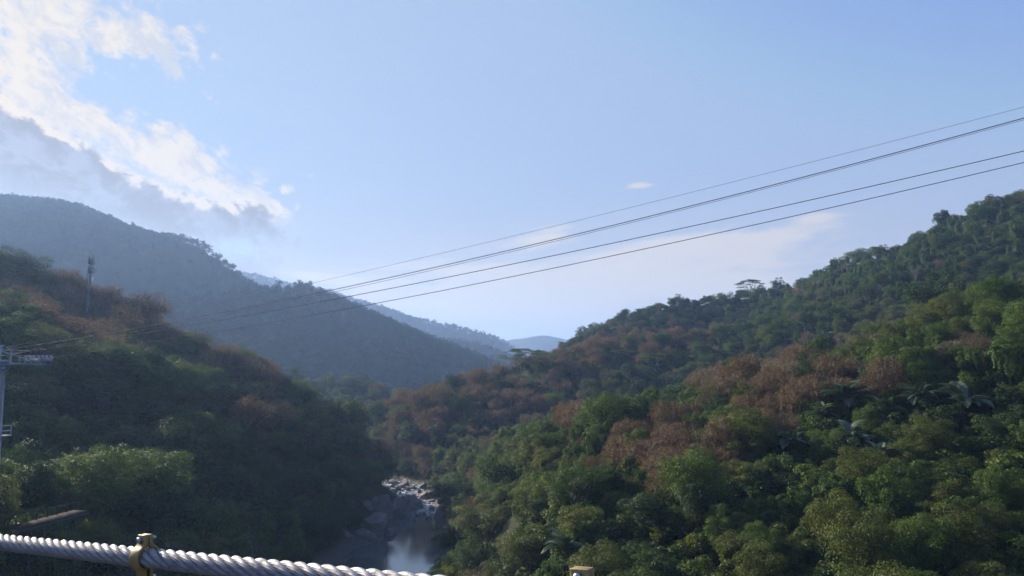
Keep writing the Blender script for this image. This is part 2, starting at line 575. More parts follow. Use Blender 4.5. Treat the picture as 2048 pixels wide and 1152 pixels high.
class Build:
    """collects quads with a tint per face and a material slot"""

    def __init__(self):
        self.v, self.f, self.t, self.m, self.n = [], [], [], [], 0

    def quads(self, v, tint, mat=0):
        v = np.asarray(v).reshape(-1, 3)
        k = len(v) // 4
        self.v.append(v)
        self.f.append(np.arange(k * 4).reshape(k, 4) + self.n)
        self.t.append(np.broadcast_to(np.asarray(tint, dtype=np.float32), (k,)).copy())
        self.m.append(np.full(k, mat, dtype=np.int32))
        self.n += len(v)

    def leaves(self, c, nrm, size, rng, tint=0.5, asp=0.55, mat=0):
        self.quads(leaf_quads(c, nrm, size, rng, asp), tint, mat)

    def tube(self, pts, rads, seg=6, tint=0.5, mat=0):
        pts = np.asarray(pts, dtype=float)
        n = len(pts)
        tan = np.gradient(pts, axis=0)
        tan /= np.linalg.norm(tan, axis=1, keepdims=True) + 1e-9
        ref = np.array([0.31, 0.95, 0.05]) if abs(tan[0][2]) > 0.7 else np.array([0, 0, 1.0])
        a = np.cross(tan, ref)
        a /= np.linalg.norm(a, axis=1, keepdims=True) + 1e-9
        b = np.cross(tan, a)
        th = np.linspace(0, 2 * np.pi, seg, endpoint=False)
        ring = pts[:, None, :] + (a[:, None, :] * np.cos(th)[None, :, None] + b[:, None, :] * np.sin(th)[None, :, None]) * np.asarray(rads, dtype=float)[:, None, None]
        vs = ring.reshape(-1, 3)
        i = np.arange(n - 1)[:, None]
        j = np.arange(seg)[None, :]
        f = np.stack([i * seg + j, i * seg + (j + 1) % seg, (i + 1) * seg + (j + 1) % seg, (i + 1) * seg + j], -1).reshape(-1, 4)
        self.v.append(vs)
        self.f.append(f + self.n)
        self.t.append(np.full(len(f), tint, dtype=np.float32))
        self.m.append(np.full(len(f), mat, dtype=np.int32))
        self.n += len(vs)

    def box(self, c, half, axes=None, tint=0.5, mat=0):
        c = np.asarray(c, dtype=float)
        A = np.eye(3) if axes is None else np.asarray(axes, dtype=float)
        vs = []
        for sx, sy, sz in ((-1, -1, -1), (1, -1, -1), (1, 1, -1), (-1, 1, -1), (-1, -1, 1), (1, -1, 1), (1, 1, 1), (-1, 1, 1)):
            vs.append(c + A[0] * sx * half[0] + A[1] * sy * half[1] + A[2] * sz * half[2])
        f = np.array([(0, 3, 2, 1), (4, 5, 6, 7), (0, 1, 5, 4), (1, 2, 6, 5), (2, 3, 7, 6), (3, 0, 4, 7)]) + self.n
        self.v.append(np.array(vs))
        self.f.append(f)
        self.t.append(np.full(6, tint, dtype=np.float32))
        self.m.append(np.full(6, mat, dtype=np.int32))
        self.n += 8

    def bar(self, p, q, w, h=None, up=(0, 0, 1), tint=0.5, mat=0):
        p, q = np.asarray(p, dtype=float), np.asarray(q, dtype=float)
        d = q - p
        L = np.linalg.norm(d)
        d = d / L
        u = np.asarray(up, dtype=float)
        s = np.cross(d, u)
        if np.linalg.norm(s) < 1e-3:
            s = np.cross(d, (1, 0, 0))
        s /= np.linalg.norm(s)
        u = np.cross(s, d)
        self.box((p + q) / 2, (L / 2, w / 2, (h or w) / 2), (d, s, u), tint, mat)

    def mesh(self, name, mats, smooth=False):
        me = bpy.data.meshes.new(name)
        v = np.concatenate(self.v)
        f = np.concatenate(self.f)
        t = np.concatenate(self.t)
        me.vertices.add(len(v))
        me.vertices.foreach_set('co', v.reshape(-1).astype(np.float32))
        me.loops.add(f.size)
        me.loops.foreach_set('vertex_index', f.reshape(-1).astype(np.int32))
        me.polygons.add(len(f))
        me.polygons.foreach_set('loop_start', np.arange(0, f.size, 4, dtype=np.int32))
        me.polygons.foreach_set('material_index', np.concatenate(self.m))
        if smooth:
            me.polygons.foreach_set('use_smooth', np.ones(len(f), dtype=bool))
        me.update(calc_edges=True)
        at_ = me.attributes.new('tint', 'FLOAT', 'FACE')
        at_.data.foreach_set('value', t)
        for m in (mats if isinstance(mats, (list, tuple)) else [mats]):
            me.materials.append(m)
        return me

    def obj(self, name, mats, parent=None, smooth=False):
        o = bpy.data.objects.new(name, self.mesh(name, mats, smooth))
        COL.objects.link(o)
        if parent is not None:
            o.parent = parent
        return o


def leaf_material(name, dark, mid, lite, transl=0.38, rough=0.62, spec=0.22):
    m = bpy.data.materials.new(name)
    m.use_nodes = True
    T = NT(m.node_tree)
    b = m.node_tree.nodes['Principled BSDF']
    out = m.node_tree.nodes['Material Output']
    at_ = T.node('ShaderNodeAttribute', attribute_name='tint')
    oi = T.node('ShaderNodeObjectInfo')
    geo = T.node('ShaderNodeNewGeometry')
    patch = T.noise(geo.outputs['Position'], 0.055, 3, 0.6)
    k = T.math('ADD', T.math('MULTIPLY', at_.outputs['Fac'], 0.45), T.math('MULTIPLY', oi.outputs['Random'], 0.40))
    k = T.math('ADD', k, T.math('MULTIPLY', T.math('SUBTRACT', patch, 0.35), 0.5))
    col = T.ramp(k, [(0.08, dark), (0.45, mid), (0.95, lite)])
    T.l.new(col, b.inputs['Base Color'])
    b.inputs['Roughness'].default_value = rough
    b.inputs['Specular IOR Level'].default_value = spec
    tr = T.node('ShaderNodeBsdfTranslucent')
    warm = T.mix(1.0, col, (1.25, 1.25, 0.55), 'MULTIPLY')
    T.l.new(warm, tr.inputs['Color'])
    mx = T.node('ShaderNodeMixShader')
    mx.inputs[0].default_value = transl
    T.l.new(b.outputs[0], mx.inputs[1])
    T.l.new(tr.outputs[0], mx.inputs[2])
    T.l.new(mx.outputs[0], out.inputs['Surface'])
    return m


def bark_material(name, a, b_):
    m, T, b = simple_mat(name)
    tc = T.node('ShaderNodeTexCoord')
    n = T.noise(tc.outputs['Object'], 2.5, 5, 0.7)
    T.l.new(T.mix(n, a, b_), b.inputs['Base Color'])
    b.inputs['Roughness'].default_value = 0.9
    b.inputs['Specular IOR Level'].default_value = 0.15
    return m


M_GREEN = leaf_material('green leaves', (0.020, 0.048, 0.014), (0.055, 0.106, 0.024), (0.130, 0.176, 0.036))
M_OLIVE = leaf_material('olive leaves', (0.036, 0.052, 0.016), (0.078, 0.102, 0.026), (0.140, 0.158, 0.038))
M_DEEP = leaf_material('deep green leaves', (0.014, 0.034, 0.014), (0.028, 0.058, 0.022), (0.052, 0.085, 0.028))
M_RUST = leaf_material('rust brown leaves', (0.052, 0.036, 0.023), (0.108, 0.066, 0.041), (0.165, 0.106, 0.060))
M_DRY = leaf_material('dry grey brown leaves', (0.060, 0.048, 0.030), (0.110, 0.082, 0.050), (0.150, 0.120, 0.070))
M_BAMBOO = leaf_material('bamboo leaves', (0.050, 0.070, 0.018), (0.090, 0.110, 0.028), (0.140, 0.150, 0.040))
M_PALM = leaf_material('palm leaflets', (0.06, 0.10, 0.065), (0.10, 0.155, 0.10), (0.16, 0.22, 0.13), 0.2, 0.45, 0.5)
M_FAR = leaf_material('distant leaves', (0.014, 0.026, 0.014), (0.024, 0.040, 0.018), (0.042, 0.058, 0.026), 0.08, 0.8, 0.05)
M_BARK = bark_material('brown bark', (0.060, 0.048, 0.036), (0.13, 0.11, 0.085))
M_PALE = bark_material('pale grey bark', (0.14, 0.12, 0.10), (0.26, 0.23, 0.19))


def lobes_dome(rng, n, R_, H, top=1.0, low=0.25):
    """clump centres on an uneven dome of radius R_ from height low*H to H"""
    out = []
    k = 0
    while len(out) < n and k < n * 30:
        k += 1
        d = rng.normal(size=3)
        d /= np.linalg.norm(d)
        if d[2] < -0.45:
            continue
        rr = rng.uniform(0.45, 1.08)
        p = np.array([d[0] * R_ * rr, d[1] * R_ * rr, H * (low + (1 - low) * 0.5) + d[2] * H * (1 - low) * 0.5 * rr * top])
        if all(np.linalg.norm(p - q) > R_ * 0.26 for q, _ in out):
            out.append((p, rng.uniform(0.17, 0.36) * R_))
    return out


def clump(B, rng, c, r, n, size, tint, up=0.55, flat=0.8, rand=0.6, mat=0, droop=0.0):
    d = rnd_dirs(rng, n)
    d[:, 2] = np.abs(d[:, 2]) * np.where(rng.random(n) < 0.22, -1, 1)
    rad = r * (0.55 + 0.5 * rng.random(n) ** 0.6)
    # scalloped edge: small lumps on the clump
    lump = 0.5 + 0.5 * np.sin(d[:, 0] * 7 + c[0] * 3) * np.sin(d[:, 1] * 7 + c[1] * 3) * np.sin(d[:, 2] * 6 + c[2])
    rad *= 0.82 + 0.36 * lump
    p = c + d * rad[:, None] * np.array([1, 1, flat])
    if droop:
        p[:, 2] -= droop * np.clip(np.hypot(d[:, 0], d[:, 1]), 0, 1) ** 2 * r
    nr = d * (1 - up) + np.array([0, 0, 1.0]) * up + rnd_dirs(rng, n) * rand
    tt = np.clip(tint + rng.normal(0, 0.18, n) + (lump - 0.5) * 0.15, 0, 1)
    B.leaves(p, nr, size, rng, tt, mat=mat)


def limbs(B, rng, lobes, H, r0, fork, n_main=5, bend=0.5, mat=0, thick=1.0):
    base = np.zeros(3)
    k = np.array([rng.uniform(-0.4, 0.4), rng.uniform(-0.4, 0.4), fork])
    B.tube([base - [0, 0, 1.5], base, k * [0.4, 0.6, 0.5], k], [r0 * 1.5, r0 * 1.15, r0 * 0.9, r0 * 0.75], 7, 0.4, mat)
    idx = rng.permutation(len(lobes))
    mains = []
    for i in idx[:n_main]:
        c = lobes[i][0]
        mid = k * 0.5 + c * 0.5 + np.array([rng.uniform(-bend, bend), rng.uniform(-bend, bend), -0.1 * H * rng.random()])
        B.tube([k, k * 0.75 + mid * 0.25, mid, c], [r0 * 0.62, r0 * 0.5, r0 * 0.34, r0 * 0.12], 5, 0.5, mat)
        mains.append((mid, r0 * 0.34))
    for i in idx[n_main:]:
        c = lobes[i][0]
        m, mr = min(mains, key=lambda q: np.linalg.norm(q[0] - c))
        mid = (m + c) / 2 + rnd_dirs(rng, 1)[0] * 0.25
        B.tube([m, mid, c], [mr * 0.6 * thick, mr * 0.4 * thick, mr * 0.15], 4, 0.5, mat)


def proto_round(seed, H=10, R_=4.6, n=30, per=330, size=0.36, low=0.2, flat=0.8):
    rng = np.random.default_rng(seed)
    C, Tk = Build(), Build()
    lb = lobes_dome(rng, n, R_, H, 1.0, low)
    for c, r in lb:
        clump(C, rng, c, r * 1.12, int(per * (r / (0.3 * R_)) ** 2), size, rng.uniform(0.25, 0.75), flat=flat)
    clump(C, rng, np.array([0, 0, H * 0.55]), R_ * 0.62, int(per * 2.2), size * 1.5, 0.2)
    limbs(Tk, rng, lb, H, 0.26, H * 0.32)
    return C, Tk


def proto_draped(seed, H=9, R_=2.6, per=260, size=0.33):
    """tree smothered in climbers: leafy curtains hang from the crown to the ground"""
    rng = np.random.default_rng(seed)
    C, Tk = Build(), Build()
    lb = lobes_dome(rng, 13, R_, H, 1.0, 0.5)
    lb.append((np.array([0, 0, H * 0.93]), 0.42 * R_))
    for c, r in lb:
        t = rng.uniform(0.3, 0.8)
        clump(C, rng, c, r * 1.15, per, size, t)
        L = rng.uniform(0.35, 0.95) * c[2]
        m = int(L * 85)
        u = rng.random(m)
        ang = rng.uniform(0, 2 * np.pi, m)
        w = r * (0.55 + 0.35 * np.sin(u * 9 + c[0] * 5)) * rng.uniform(0.6, 1.0, m)
        out = c[:2] / (np.linalg.norm(c[:2]) + 1e-6)
        p = np.stack([c[0] + out[0] * 0.15 * R_ * u + np.cos(ang) * w, c[1] + out[1] * 0.15 * R_ * u + np.sin(ang) * w, c[2] - u * L], -1)
        nr = np.stack([np.cos(ang) + out[0], np.sin(ang) + out[1], np.full(m, 0.55)], -1) + rnd_dirs(rng, m) * 0.6
        C.leaves(p, nr, size, rng, np.clip(t + rng.normal(0, 0.16, m), 0, 1))
    m = int(H * 90)
    u = rng.random(m)
    ang = rng.uniform(0, 2 * np.pi, m)
    w = R_ * 0.55 * (0.7 + 0.3 * np.sin(u * 7))
    C.leaves(np.stack([np.cos(ang) * w, np.sin(ang) * w, u * H * 0.85], -1),
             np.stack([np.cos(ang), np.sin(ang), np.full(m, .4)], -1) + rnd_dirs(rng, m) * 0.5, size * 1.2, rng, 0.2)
    Tk.tube([[0, 0, -1.5], [0.1, 0, H * 0.4], [0, 0.1, H * 0.9]], [0.3, 0.22, 0.08], 6)
    return C, Tk


def proto_rust(seed, H=9.5, R_=4.0, n=34, per=130, size=0.27, leafy=1.0):
    """open crown of upright twigs carrying brown leaves"""
    rng = np.random.default_rng(seed)
    C, Tk = Build(), Build()
    lb = lobes_dome(rng, n, R_, H, 1.0, 0.38)
    for c, r in lb:
        clump(C, rng, c, r * 1.25, int(per * leafy), size, rng.uniform(0.2, 0.8), up=0.35, rand=0.9)
        for _ in range(7):
            e = c + rnd_dirs(rng, 1)[0] * r * [0.8, 0.8, 0.5] + [0, 0, r * 0.9]
            Tk.tube([c - [0, 0, 0.2], (c + e) / 2 + rnd_dirs(rng, 1)[0] * 0.1, e], [0.045, 0.03, 0.012], 3, 0.6)
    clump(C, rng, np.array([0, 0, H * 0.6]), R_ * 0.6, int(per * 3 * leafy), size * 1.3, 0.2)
    limbs(Tk, rng, lb, H, 0.22, H * 0.22, 7, 0.4, 0, 1.2)
    return C, Tk


def proto_flat(seed, H=10, R_=6.0, n=22, per=330, size=0.30):
    """umbrella crown in thin level layers on spreading bare limbs"""
    rng = np.random.default_rng(seed)
    C, Tk = Build(), Build()
    lb = []
    for i in range(n):
        a = rng.uniform(0, 2 * math.pi)
        q = math.sqrt(rng.random()) * R_
        z = H * (1.0 - 0.28 * (q / R_) ** 2) - (0.22 * H if rng.random() < 0.3 else 0)
        lb.append((np.array([math.cos(a) * q, math.sin(a) * q, z]), rng.uniform(0.2, 0.32) * R_))
    for c, r in lb:
        clump(C, rng, c, r, per, size, rng.uniform(0.4, 0.9), up=0.75, flat=0.26, rand=0.5)
    limbs(Tk, rng, lb, H, 0.3, H * 0.3, 7, 0.6, 0, 1.2)
    return C, Tk


def proto_bamboo(seed, H=9, size=0.42):
    rng = np.random.default_rng(seed)
    C, Tk = Build(), Build()
    for i in range(34):
        a = rng.uniform(0, 2 * math.pi)
        lean = rng.uniform(0.8, 3.6)
        h = H * rng.uniform(0.75, 1.08)
        b = np.array([math.cos(a), math.sin(a), 0])
        u = np.linspace(0, 1, 9)
        pts = b * (0.5 * rng.random() + lean * u[:, None] ** 2.4) + np.array([0, 0, 1]) * (h * (u - 0.17 * u ** 4))[:, None]
        Tk.tube(pts, 0.05 * (1.1 - u), 4, 0.6)
        m = 170
        uu = rng.uniform(0.22, 1.03, m)
        p = b * (lean * uu[:, None] ** 2.4) + np.array([0, 0, 1]) * (h * (uu - 0.17 * uu ** 4))[:, None]
        p = p + rng.normal(0, 0.36, (m, 3)) * (1.2 - uu[:, None] * 0.6)
        C.leaves(p, rnd_dirs(rng, m) + [0, 0, 0.7], size, rng, np.clip(rng.normal(0.5, 0.2, m), 0, 1), asp=0.3)
    return C, Tk


def proto_palm(seed, H=4.5, L=5.2, n=20, size=0.20):
    """short trunk and long arching feather fronds"""
    rng = np.random.default_rng(seed)
    C, Tk = Build(), Build()
    for i in range(n):
        a = 2 * math.pi * i / n * 2.4 + rng.uniform(-0.2, 0.2)
        e0 = rng.uniform(0.25, 1.35)
        Lf = L * rng.uniform(0.8, 1.1)
        out = np.array([math.cos(a), math.sin(a), 0])
        side = np.array([-math.sin(a), math.cos(a), 0])
        pts = [np.array([0, 0, H])]
        e = e0
        K = 14
        dirs = []
        for k in range(K):
            d = out * math.cos(e) + np.array([0, 0, 1]) * math.sin(e)
            dirs.append(d)
            pts.append(pts[-1] + d * Lf / K)
            e -= (1.1 + 0.4 * rng.random()) / K * (0.5 + k / K)
        Tk.tube(pts, np.linspace(0.05, 0.012, K + 1), 3, 0.8, 1)
        tone = rng.uniform(0.2, 0.9)
        for k in range(1, K):
            for h in (0, 0.5):
                p = pts[k] * (1 - h) + pts[k + 1] * h
                nr = np.cross(side, dirs[k])
                if nr[2] < 0:
                    nr = -nr
                wl = Lf * 0.24 * math.sin(math.pi * min(0.97, (k + h) / K * 0.85 + 0.16)) + 0.1
                for s in (-1, 1):
                    q = p + (side * s * 0.85 + dirs[k] * 0.5 + nr * (0.28 + 0.1 * rng.random())) * wl
                    w = dirs[k] * size
                    m = (p + q) / 2 + nr * 0.08
                    C.quads([p - w * 0.4, m - w, q, m + w], np.clip(tone + rng.normal(0, 0.08), 0, 1))
    Tk.tube([[0, 0, -9], [0.1, 0, H * 0.5], [0, 0, H]], [0.28, 0.22, 0.24], 8, 0.4)
    return C, Tk


def proto_bush(seed, H=2.6, R_=2.0, size=0.26, n=11, per=150):
    rng = np.random.default_rng(seed)
    C = Build()
    lb = lobes_dome(rng, n, R_, H, 1.0, 0.15)
    for c, r in lb:
        clump(C, rng, c, r * 1.3, per, size, rng.uniform(0.2, 0.8))
    return C


def proto_far(seed, H=9, R_=4.2, n=11, per=42, size=0.95):
    rng = np.random.default_rng(seed)
    C = Build()
    for c, r in lobes_dome(rng, n, R_, H, 1.0, 0.25):
        clump(C, rng, c, r * 1.35, per, size, rng.uniform(0.2, 0.8))
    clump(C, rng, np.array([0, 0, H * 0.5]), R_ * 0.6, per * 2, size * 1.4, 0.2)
    return C


# kind -> list of (crown mesh, trunk mesh)
PROTO = {}


def add_proto(kind, made, mat, bark, extra=None):
    C, Tk = made
    c = C.mesh('crown', mat)
    t = Tk.mesh('trunk', [bark] + ([extra] if extra else []), True)
    PROTO.setdefault(kind, []).append((c, t))


for i in range(4):
    add_proto('green', proto_round(10 + i, 10 + i % 2, 4.3 + 0.4 * i, 28 + i * 3, per=420, size=0.30), M_GREEN, M_BARK)
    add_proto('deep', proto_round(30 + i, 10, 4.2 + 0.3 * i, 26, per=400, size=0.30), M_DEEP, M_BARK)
for i in range(3):
    add_proto('olive', proto_round(20 + i, 9.5, 4.6 + 0.4 * i, 34, per=420, size=0.27, flat=0.7), M_OLIVE, M_BARK)
    add_proto('draped', proto_draped(40 + i, 8.5 + i, 2.5 + 0.3 * i), M_GREEN, M_BARK)
    add_proto('rust', proto_rust(50 + i, 9 + 0.6 * i, 3.8 + 0.4 * i), M_RUST, M_PALE)
    add_proto('dry', proto_rust(60 + i, 9, 4.2, leafy=0.55), M_DRY, M_PALE)
for i in range(3):
    add_proto('bare', proto_rust(65 + i, 9.5, 3.4, n=26, per=6, size=0.25), M_DRY, M_PALE)
for i in range(2):
    add_proto('flat', proto_flat(70 + i), M_GREEN, M_PALE)
    add_proto('bamboo', proto_bamboo(80 + i), M_BAMBOO, M_BAMBOO)
    add_proto('palm', proto_palm(90 + i), M_PALM, M_BARK, M_PALM)


# ------------------------------------------------------------------ river
def water_level(y):
    return 2.2 * np.clip((y - 246) / 34.0, 0, 1)


def build_river():
    P = np.array(RIVER, dtype=float)
    # resample the centre line
    seg = np.hypot(*(P[1:, :2] - P[:-1, :2]).T)
    s = np.concatenate([[0], np.cumsum(seg)])
    ss = np.concatenate([np.arange(0, s[3], 40.0), np.arange(s[3], s[18], 3.0), np.arange(s[18], s[-1], 40.0)])
    Q = np.stack([np.interp(ss, s, P[:, k]) for k in range(3)], 1)
    for _ in range(4):
        Q[1:-1] = (Q[:-2] + 2 * Q[1:-1] + Q[2:]) / 4
    tan = np.gradient(Q[:, :2], axis=0)
    tan /= np.linalg.norm(tan, axis=1, keepdims=True)
    nrm = np.stack([tan[:, 1], -tan[:, 0]], 1)
    for _ in range(3):
        nrm[1:-1] = (nrm[:-2] + nrm[1:-1] + nrm[2:]) / 3
    K = 9
    v = []
    for i in range(len(Q)):
        for k in range(K):
            o = (k / (K - 1) * 2 - 1) * (Q[i, 2] + 3.0)
            x, y = Q[i, 0] + nrm[i, 0] * o, Q[i, 1] + nrm[i, 1] * o
            v.append((x, y, float(water_level(np.float64(y))) * (1 if y < 400 else 1)))
    i = np.arange(len(Q) - 1)[:, None]
    j = np.arange(K - 1)[None, :]
    f = np.stack([i * K + j, i * K + j + 1, (i + 1) * K + j + 1, (i + 1) * K + j], -1).reshape(-1, 4)
    m, T, b = simple_mat("river water")
    geo = T.node('ShaderNodeNewGeometry')
    mp = T.node('ShaderNodeMapping')
    mp.inputs['Scale'].default_value = (1.0, 2.6, 1.0)
    T.l.new(geo.outputs['Position'], mp.inputs[0])
    r1 = T.noise(mp.outputs[0], 0.55, 4, 0.55)
    r2 = T.noise(mp.outputs[0], 2.1, 3, 0.6)
    sep = T.node('ShaderNodeSeparateXYZ')
    T.l.new(geo.outputs['Position'], sep.inputs[0])
    rap = T.math('MULTIPLY', T.remap(sep.outputs[1], 228, 250), T.remap(sep.outputs[1], 330, 292))
    fn = T.noise(geo.outputs['Position'], 0.7, 6, 0.72, 0.6)
    foam = T.remap(T.math('ADD', fn, T.math('MULTIPLY', rap, 0.26)), 0.72, 0.88)
    foam = T.math('MULTIPLY', foam, T.remap(sep.outputs[1], 205, 232))
    T.l.new(T.mix(foam, (0.085, 0.105, 0.10), (0.62, 0.66, 0.68)), b.inputs['Base Color'])
    T.l.new(T.remap(foam, 0, 1, 0.04, 0.8), b.inputs['Roughness'])
    b.inputs['IOR'].default_value = 1.8
    bump = T.node('ShaderNodeBump')
    bump.inputs['Distance'].default_value = 1.0
    T.l.new(T.math('ADD', T.math('MULTIPLY', r1, 0.034), T.math('ADD', T.math('MULTIPLY', r2, 0.008), T.math('MULTIPLY', T.math('MULTIPLY', fn, rap), 0.5))), bump.inputs['Height'])
    bump.inputs['Strength'].default_value = 0.28
    T.l.new(bump.outputs[0], b.inputs['Normal'])
    o = mesh_obj('river', v, f, m, smooth=True)
    tag(o, kind='structure')


build_river()


# ------------------------------------------------------------------ rocks
def rock_material(name, a, b_, c):
    m, T, b = simple_mat(name)
    tc = T.node('ShaderNodeTexCoord')
    geo = T.node('ShaderNodeNewGeometry')
    n = T.noise(geo.outputs['Position'], 0.5, 7, 0.68, 0.4)
    n2 = T.noise(geo.outputs['Position'], 2.6, 6, 0.7)
    mp = T.node('ShaderNodeMapping')
    mp.inputs['Scale'].default_value = (0.9, 0.9, 0.25)
    T.l.new(geo.outputs['Position'], mp.inputs[0])
    st = T.noise(mp.outputs[0], 1.6, 4, 0.6)
    col = T.ramp(n, [(0.32, a), (0.5, b_), (0.68, c)])
    col = T.mix(T.remap(st, 0.5, 0.72, 0, 0.5), col, (0.10, 0.085, 0.075))
    T.l.new(col, b.inputs['Base Color'])
    b.inputs['Roughness'].default_value = 0.85
    bump = T.node('ShaderNodeBump')
    bump.inputs['Strength'].default_value = 0.9
    bump.inputs['Distance'].default_value = 0.5
    T.l.new(T.math('ADD', n2, T.math('MULTIPLY', st, 0.8)), bump.inputs['Height'])
    T.l.new(bump.outputs[0], b.inputs['Normal'])
    return m


M_ROCK = rock_material('grey river rock', (0.14, 0.125, 0.12), (0.22, 0.195, 0.185), (0.31, 0.275, 0.26))
M_TAN = rock_material('tan river rock', (0.24, 0.19, 0.14), (0.36, 0.28, 0.20), (0.44, 0.36, 0.28))


def rock(name, x, y, z, sx, sy, sz, rz, seed, mat, label, group=None, sub=4, tilt=(0, 0)):
    import bmesh
    bm = bmesh.new()
    bmesh.ops.create_icosphere(bm, subdivisions=sub, radius=1.0)
    rng = np.random.default_rng(seed)
    co = np.array([v.co[:] for v in bm.verts])
    # angular body: clipped by random planes, then worn
    for _ in range(20):
        d = rnd_dirs(rng, 1)[0]
        q = rng.uniform(0.42, 0.8)
        ex = np.maximum(0, co @ d - q)
        co -= ex[:, None] * d * 0.93
    nx = fbm(co[:, 0] * 2.2 + seed, co[:, 1] * 2.2 + co[:, 2] * 1.9, 4, seed) - 0.5
    nx2 = fbm(co[:, 0] * 7 + seed, co[:, 1] * 7 + co[:, 2] * 6, 3, seed + 9) - 0.5
    co *= (1.15 + nx * 0.35 + nx2 * 0.14)[:, None]
    co *= np.array([sx, sy, sz])
    for v, c in zip(bm.verts, co):
        v.co = c
    me = bpy.data.meshes.new(name)
    bm.to_mesh(me)
    bm.free()
    me.materials.append(mat)
    me.polygons.foreach_set('use_smooth', np.ones(len(me.polygons), dtype=bool))
    o = bpy.data.objects.new(name, me)
    COL.objects.link(o)
    o.location = (x, y, z)
    o.rotation_euler = (tilt[0], tilt[1], rz)
    tag(o, label, 'rock', group)
    return o


def on_water(px, py, lvl=0.0):
    a, b = px_dir(px, py)
    Y = (lvl - CAMZ) / b
    return a * Y, Y


LEDGES = [  # px, py of the waterline foot, half sizes, lift, turn, label
    (652, 1106, 5.5, 4.0, 3.0, -0.2, 'grey rock ledge furthest left on the bank, running into the dark water'),
    (690, 1094, 5.0, 3.6, 3.4, 0.3, 'grey rock ledge second from left along the calm pool'),
    (722, 1087, 4.2, 3.2, 3.2, 0.7, 'creased grey rock ledge between two others beside the calm pool'),
    (752, 1074, 4.2, 3.6, 4.4, 0.2, 'pale rounded rock nose at the pool, just left of the lone dark boulder'),
    (728, 1042, 5.0, 3.6, 5.2, 0.1, 'brownish cliff rock left of the flat-faced one above the inlet'),
    (765, 1038, 4.6, 3.4, 6.0, 0.05, 'flat-faced brown cliff rock above the pool inlet'),
    (798, 1034, 3.6, 3.0, 5.4, 0.2, 'brown cliff rock at the right end of the inlet cliff'),
    (822, 1022, 3.2, 2.8, 3.6, 0.5, 'grey slab beside the white water, above the inlet cliff'),
    (840, 1016, 2.6, 2.2, 2.2, 0.9, 'small grey slab in the middle of the white water')]
for i, (px, py, sx, sy, sz, rz, lab) in enumerate(LEDGES):
    x, y = on_water(px, py)
    rock('rock_ledge', x - 0.6, y + sy * 0.25, sz * 0.30, sx * 1.1, sy, sz * 1.25, rz, 500 + i, M_ROCK, lab, 'rock ledges on the left river bank', 5)
x, y = on_water(782, 1072)
rock('boulder', x, y + 0.8, 0.5, 1.25, 1.1, 1.7, 0.4, 611, M_ROCK, 'dark pointed boulder standing alone in the calm pool')
x, y = on_water(852, 998, 1.5)
rock('rock_slab', x, y + 3, 1.8, 4.6, 2.6, 2.4, 0.5, 621, M_TAN, 'large sunlit tan slab sloping down to the rapids', None, 5, (0.0, -0.5))
x, y = on_water(866, 1004, 1.0)
rock('rock_slab', x, y + 2, 0.8, 4.0, 2.0, 1.4, 0.1, 622, M_TAN, 'low flat tan slab right below the big sunlit slab', None, 4)
rr = random.Random(5)
ORDW = ['leftmost', 'second from left', 'third from left', 'fourth from left', 'fifth from left', 'sixth from left', 'seventh from left', 'eighth from left', 'ninth from left', 'tenth from left']
BZ = lambda py: 'far end of the rapids' if py < 984 else ('middle of the rapids' if py < 1004 else 'foot of the rapids')
BOULD = [(762, 976, 1.8), (774, 978, 1.3), (786, 974, 1.7), (797, 979, 1.4), (806, 975, 1.9), (816, 980, 1.5), (827, 977, 1.7), (838, 983, 1.2), (845, 976, 2.3),
         (770, 986, 1.5), (783, 988, 1.9), (800, 990, 1.6), (812, 992, 1.1), (824, 995, 1.4), (779, 997, 1.9), (793, 1001, 1.6), (808, 1003, 2.1), (820, 1008, 1.6),
         (856, 1010, 1.2), (864, 1020, 1.5), (848, 1027, 1.0), (836, 1030, 1.3), (868, 970, 2.6), (858, 1036, 1.1), (872, 988, 2.2), (828, 1040, 0.9), (812, 970, 2.4), (788, 967, 2.2)]
for i, (px, py, s) in enumerate(BOULD):
    s *= 0.78
    lvl = 2.2 if py < 990 else (1.2 if py < 1005 else 0.3)
    x, y = on_water(px, py, lvl)
    where = BZ(py)
    side = 'left' if px < 800 else 'right'
    rock('boulder', x, y, lvl + s * 0.15, s * rr.uniform(1, 1.5), s, s * rr.uniform(0.8, 1.15), rr.uniform(0, 3), 700 + i, M_ROCK,
         'pale boulder at the %s, %s on its %s' % (where, ORDW[sum(1 for b_ in BOULD if BZ(b_[1]) == where and (b_[0] < 800) == (px < 800) and b_[0] < px)], side), 'grey boulders, %s, %s' % (where, side), 3)
# bleached fallen branch over the left bank
B = Build()
x0, y0, z0 = at(703, 990, 262)
x1, y1, z1 = at(746, 994, 258)
xm, ym, zm = at(724, 986, 260)
B.tube([(x0, y0, z0), (xm, ym, zm), (x1, y1, z1)], [0.12, 0.10, 0.05], 5)
B.tube([(xm, ym, zm), ((xm + x1) / 2, ym - 0.6, zm + 0.9), (x1 - 1, y1 - 1, zm + 1.0)], [0.07, 0.05, 0.02], 4)
tag(B.obj('fallen_branch', M_PALE, smooth=True), 'bleached fallen branch lying across the dark left bank trees', 'branch')


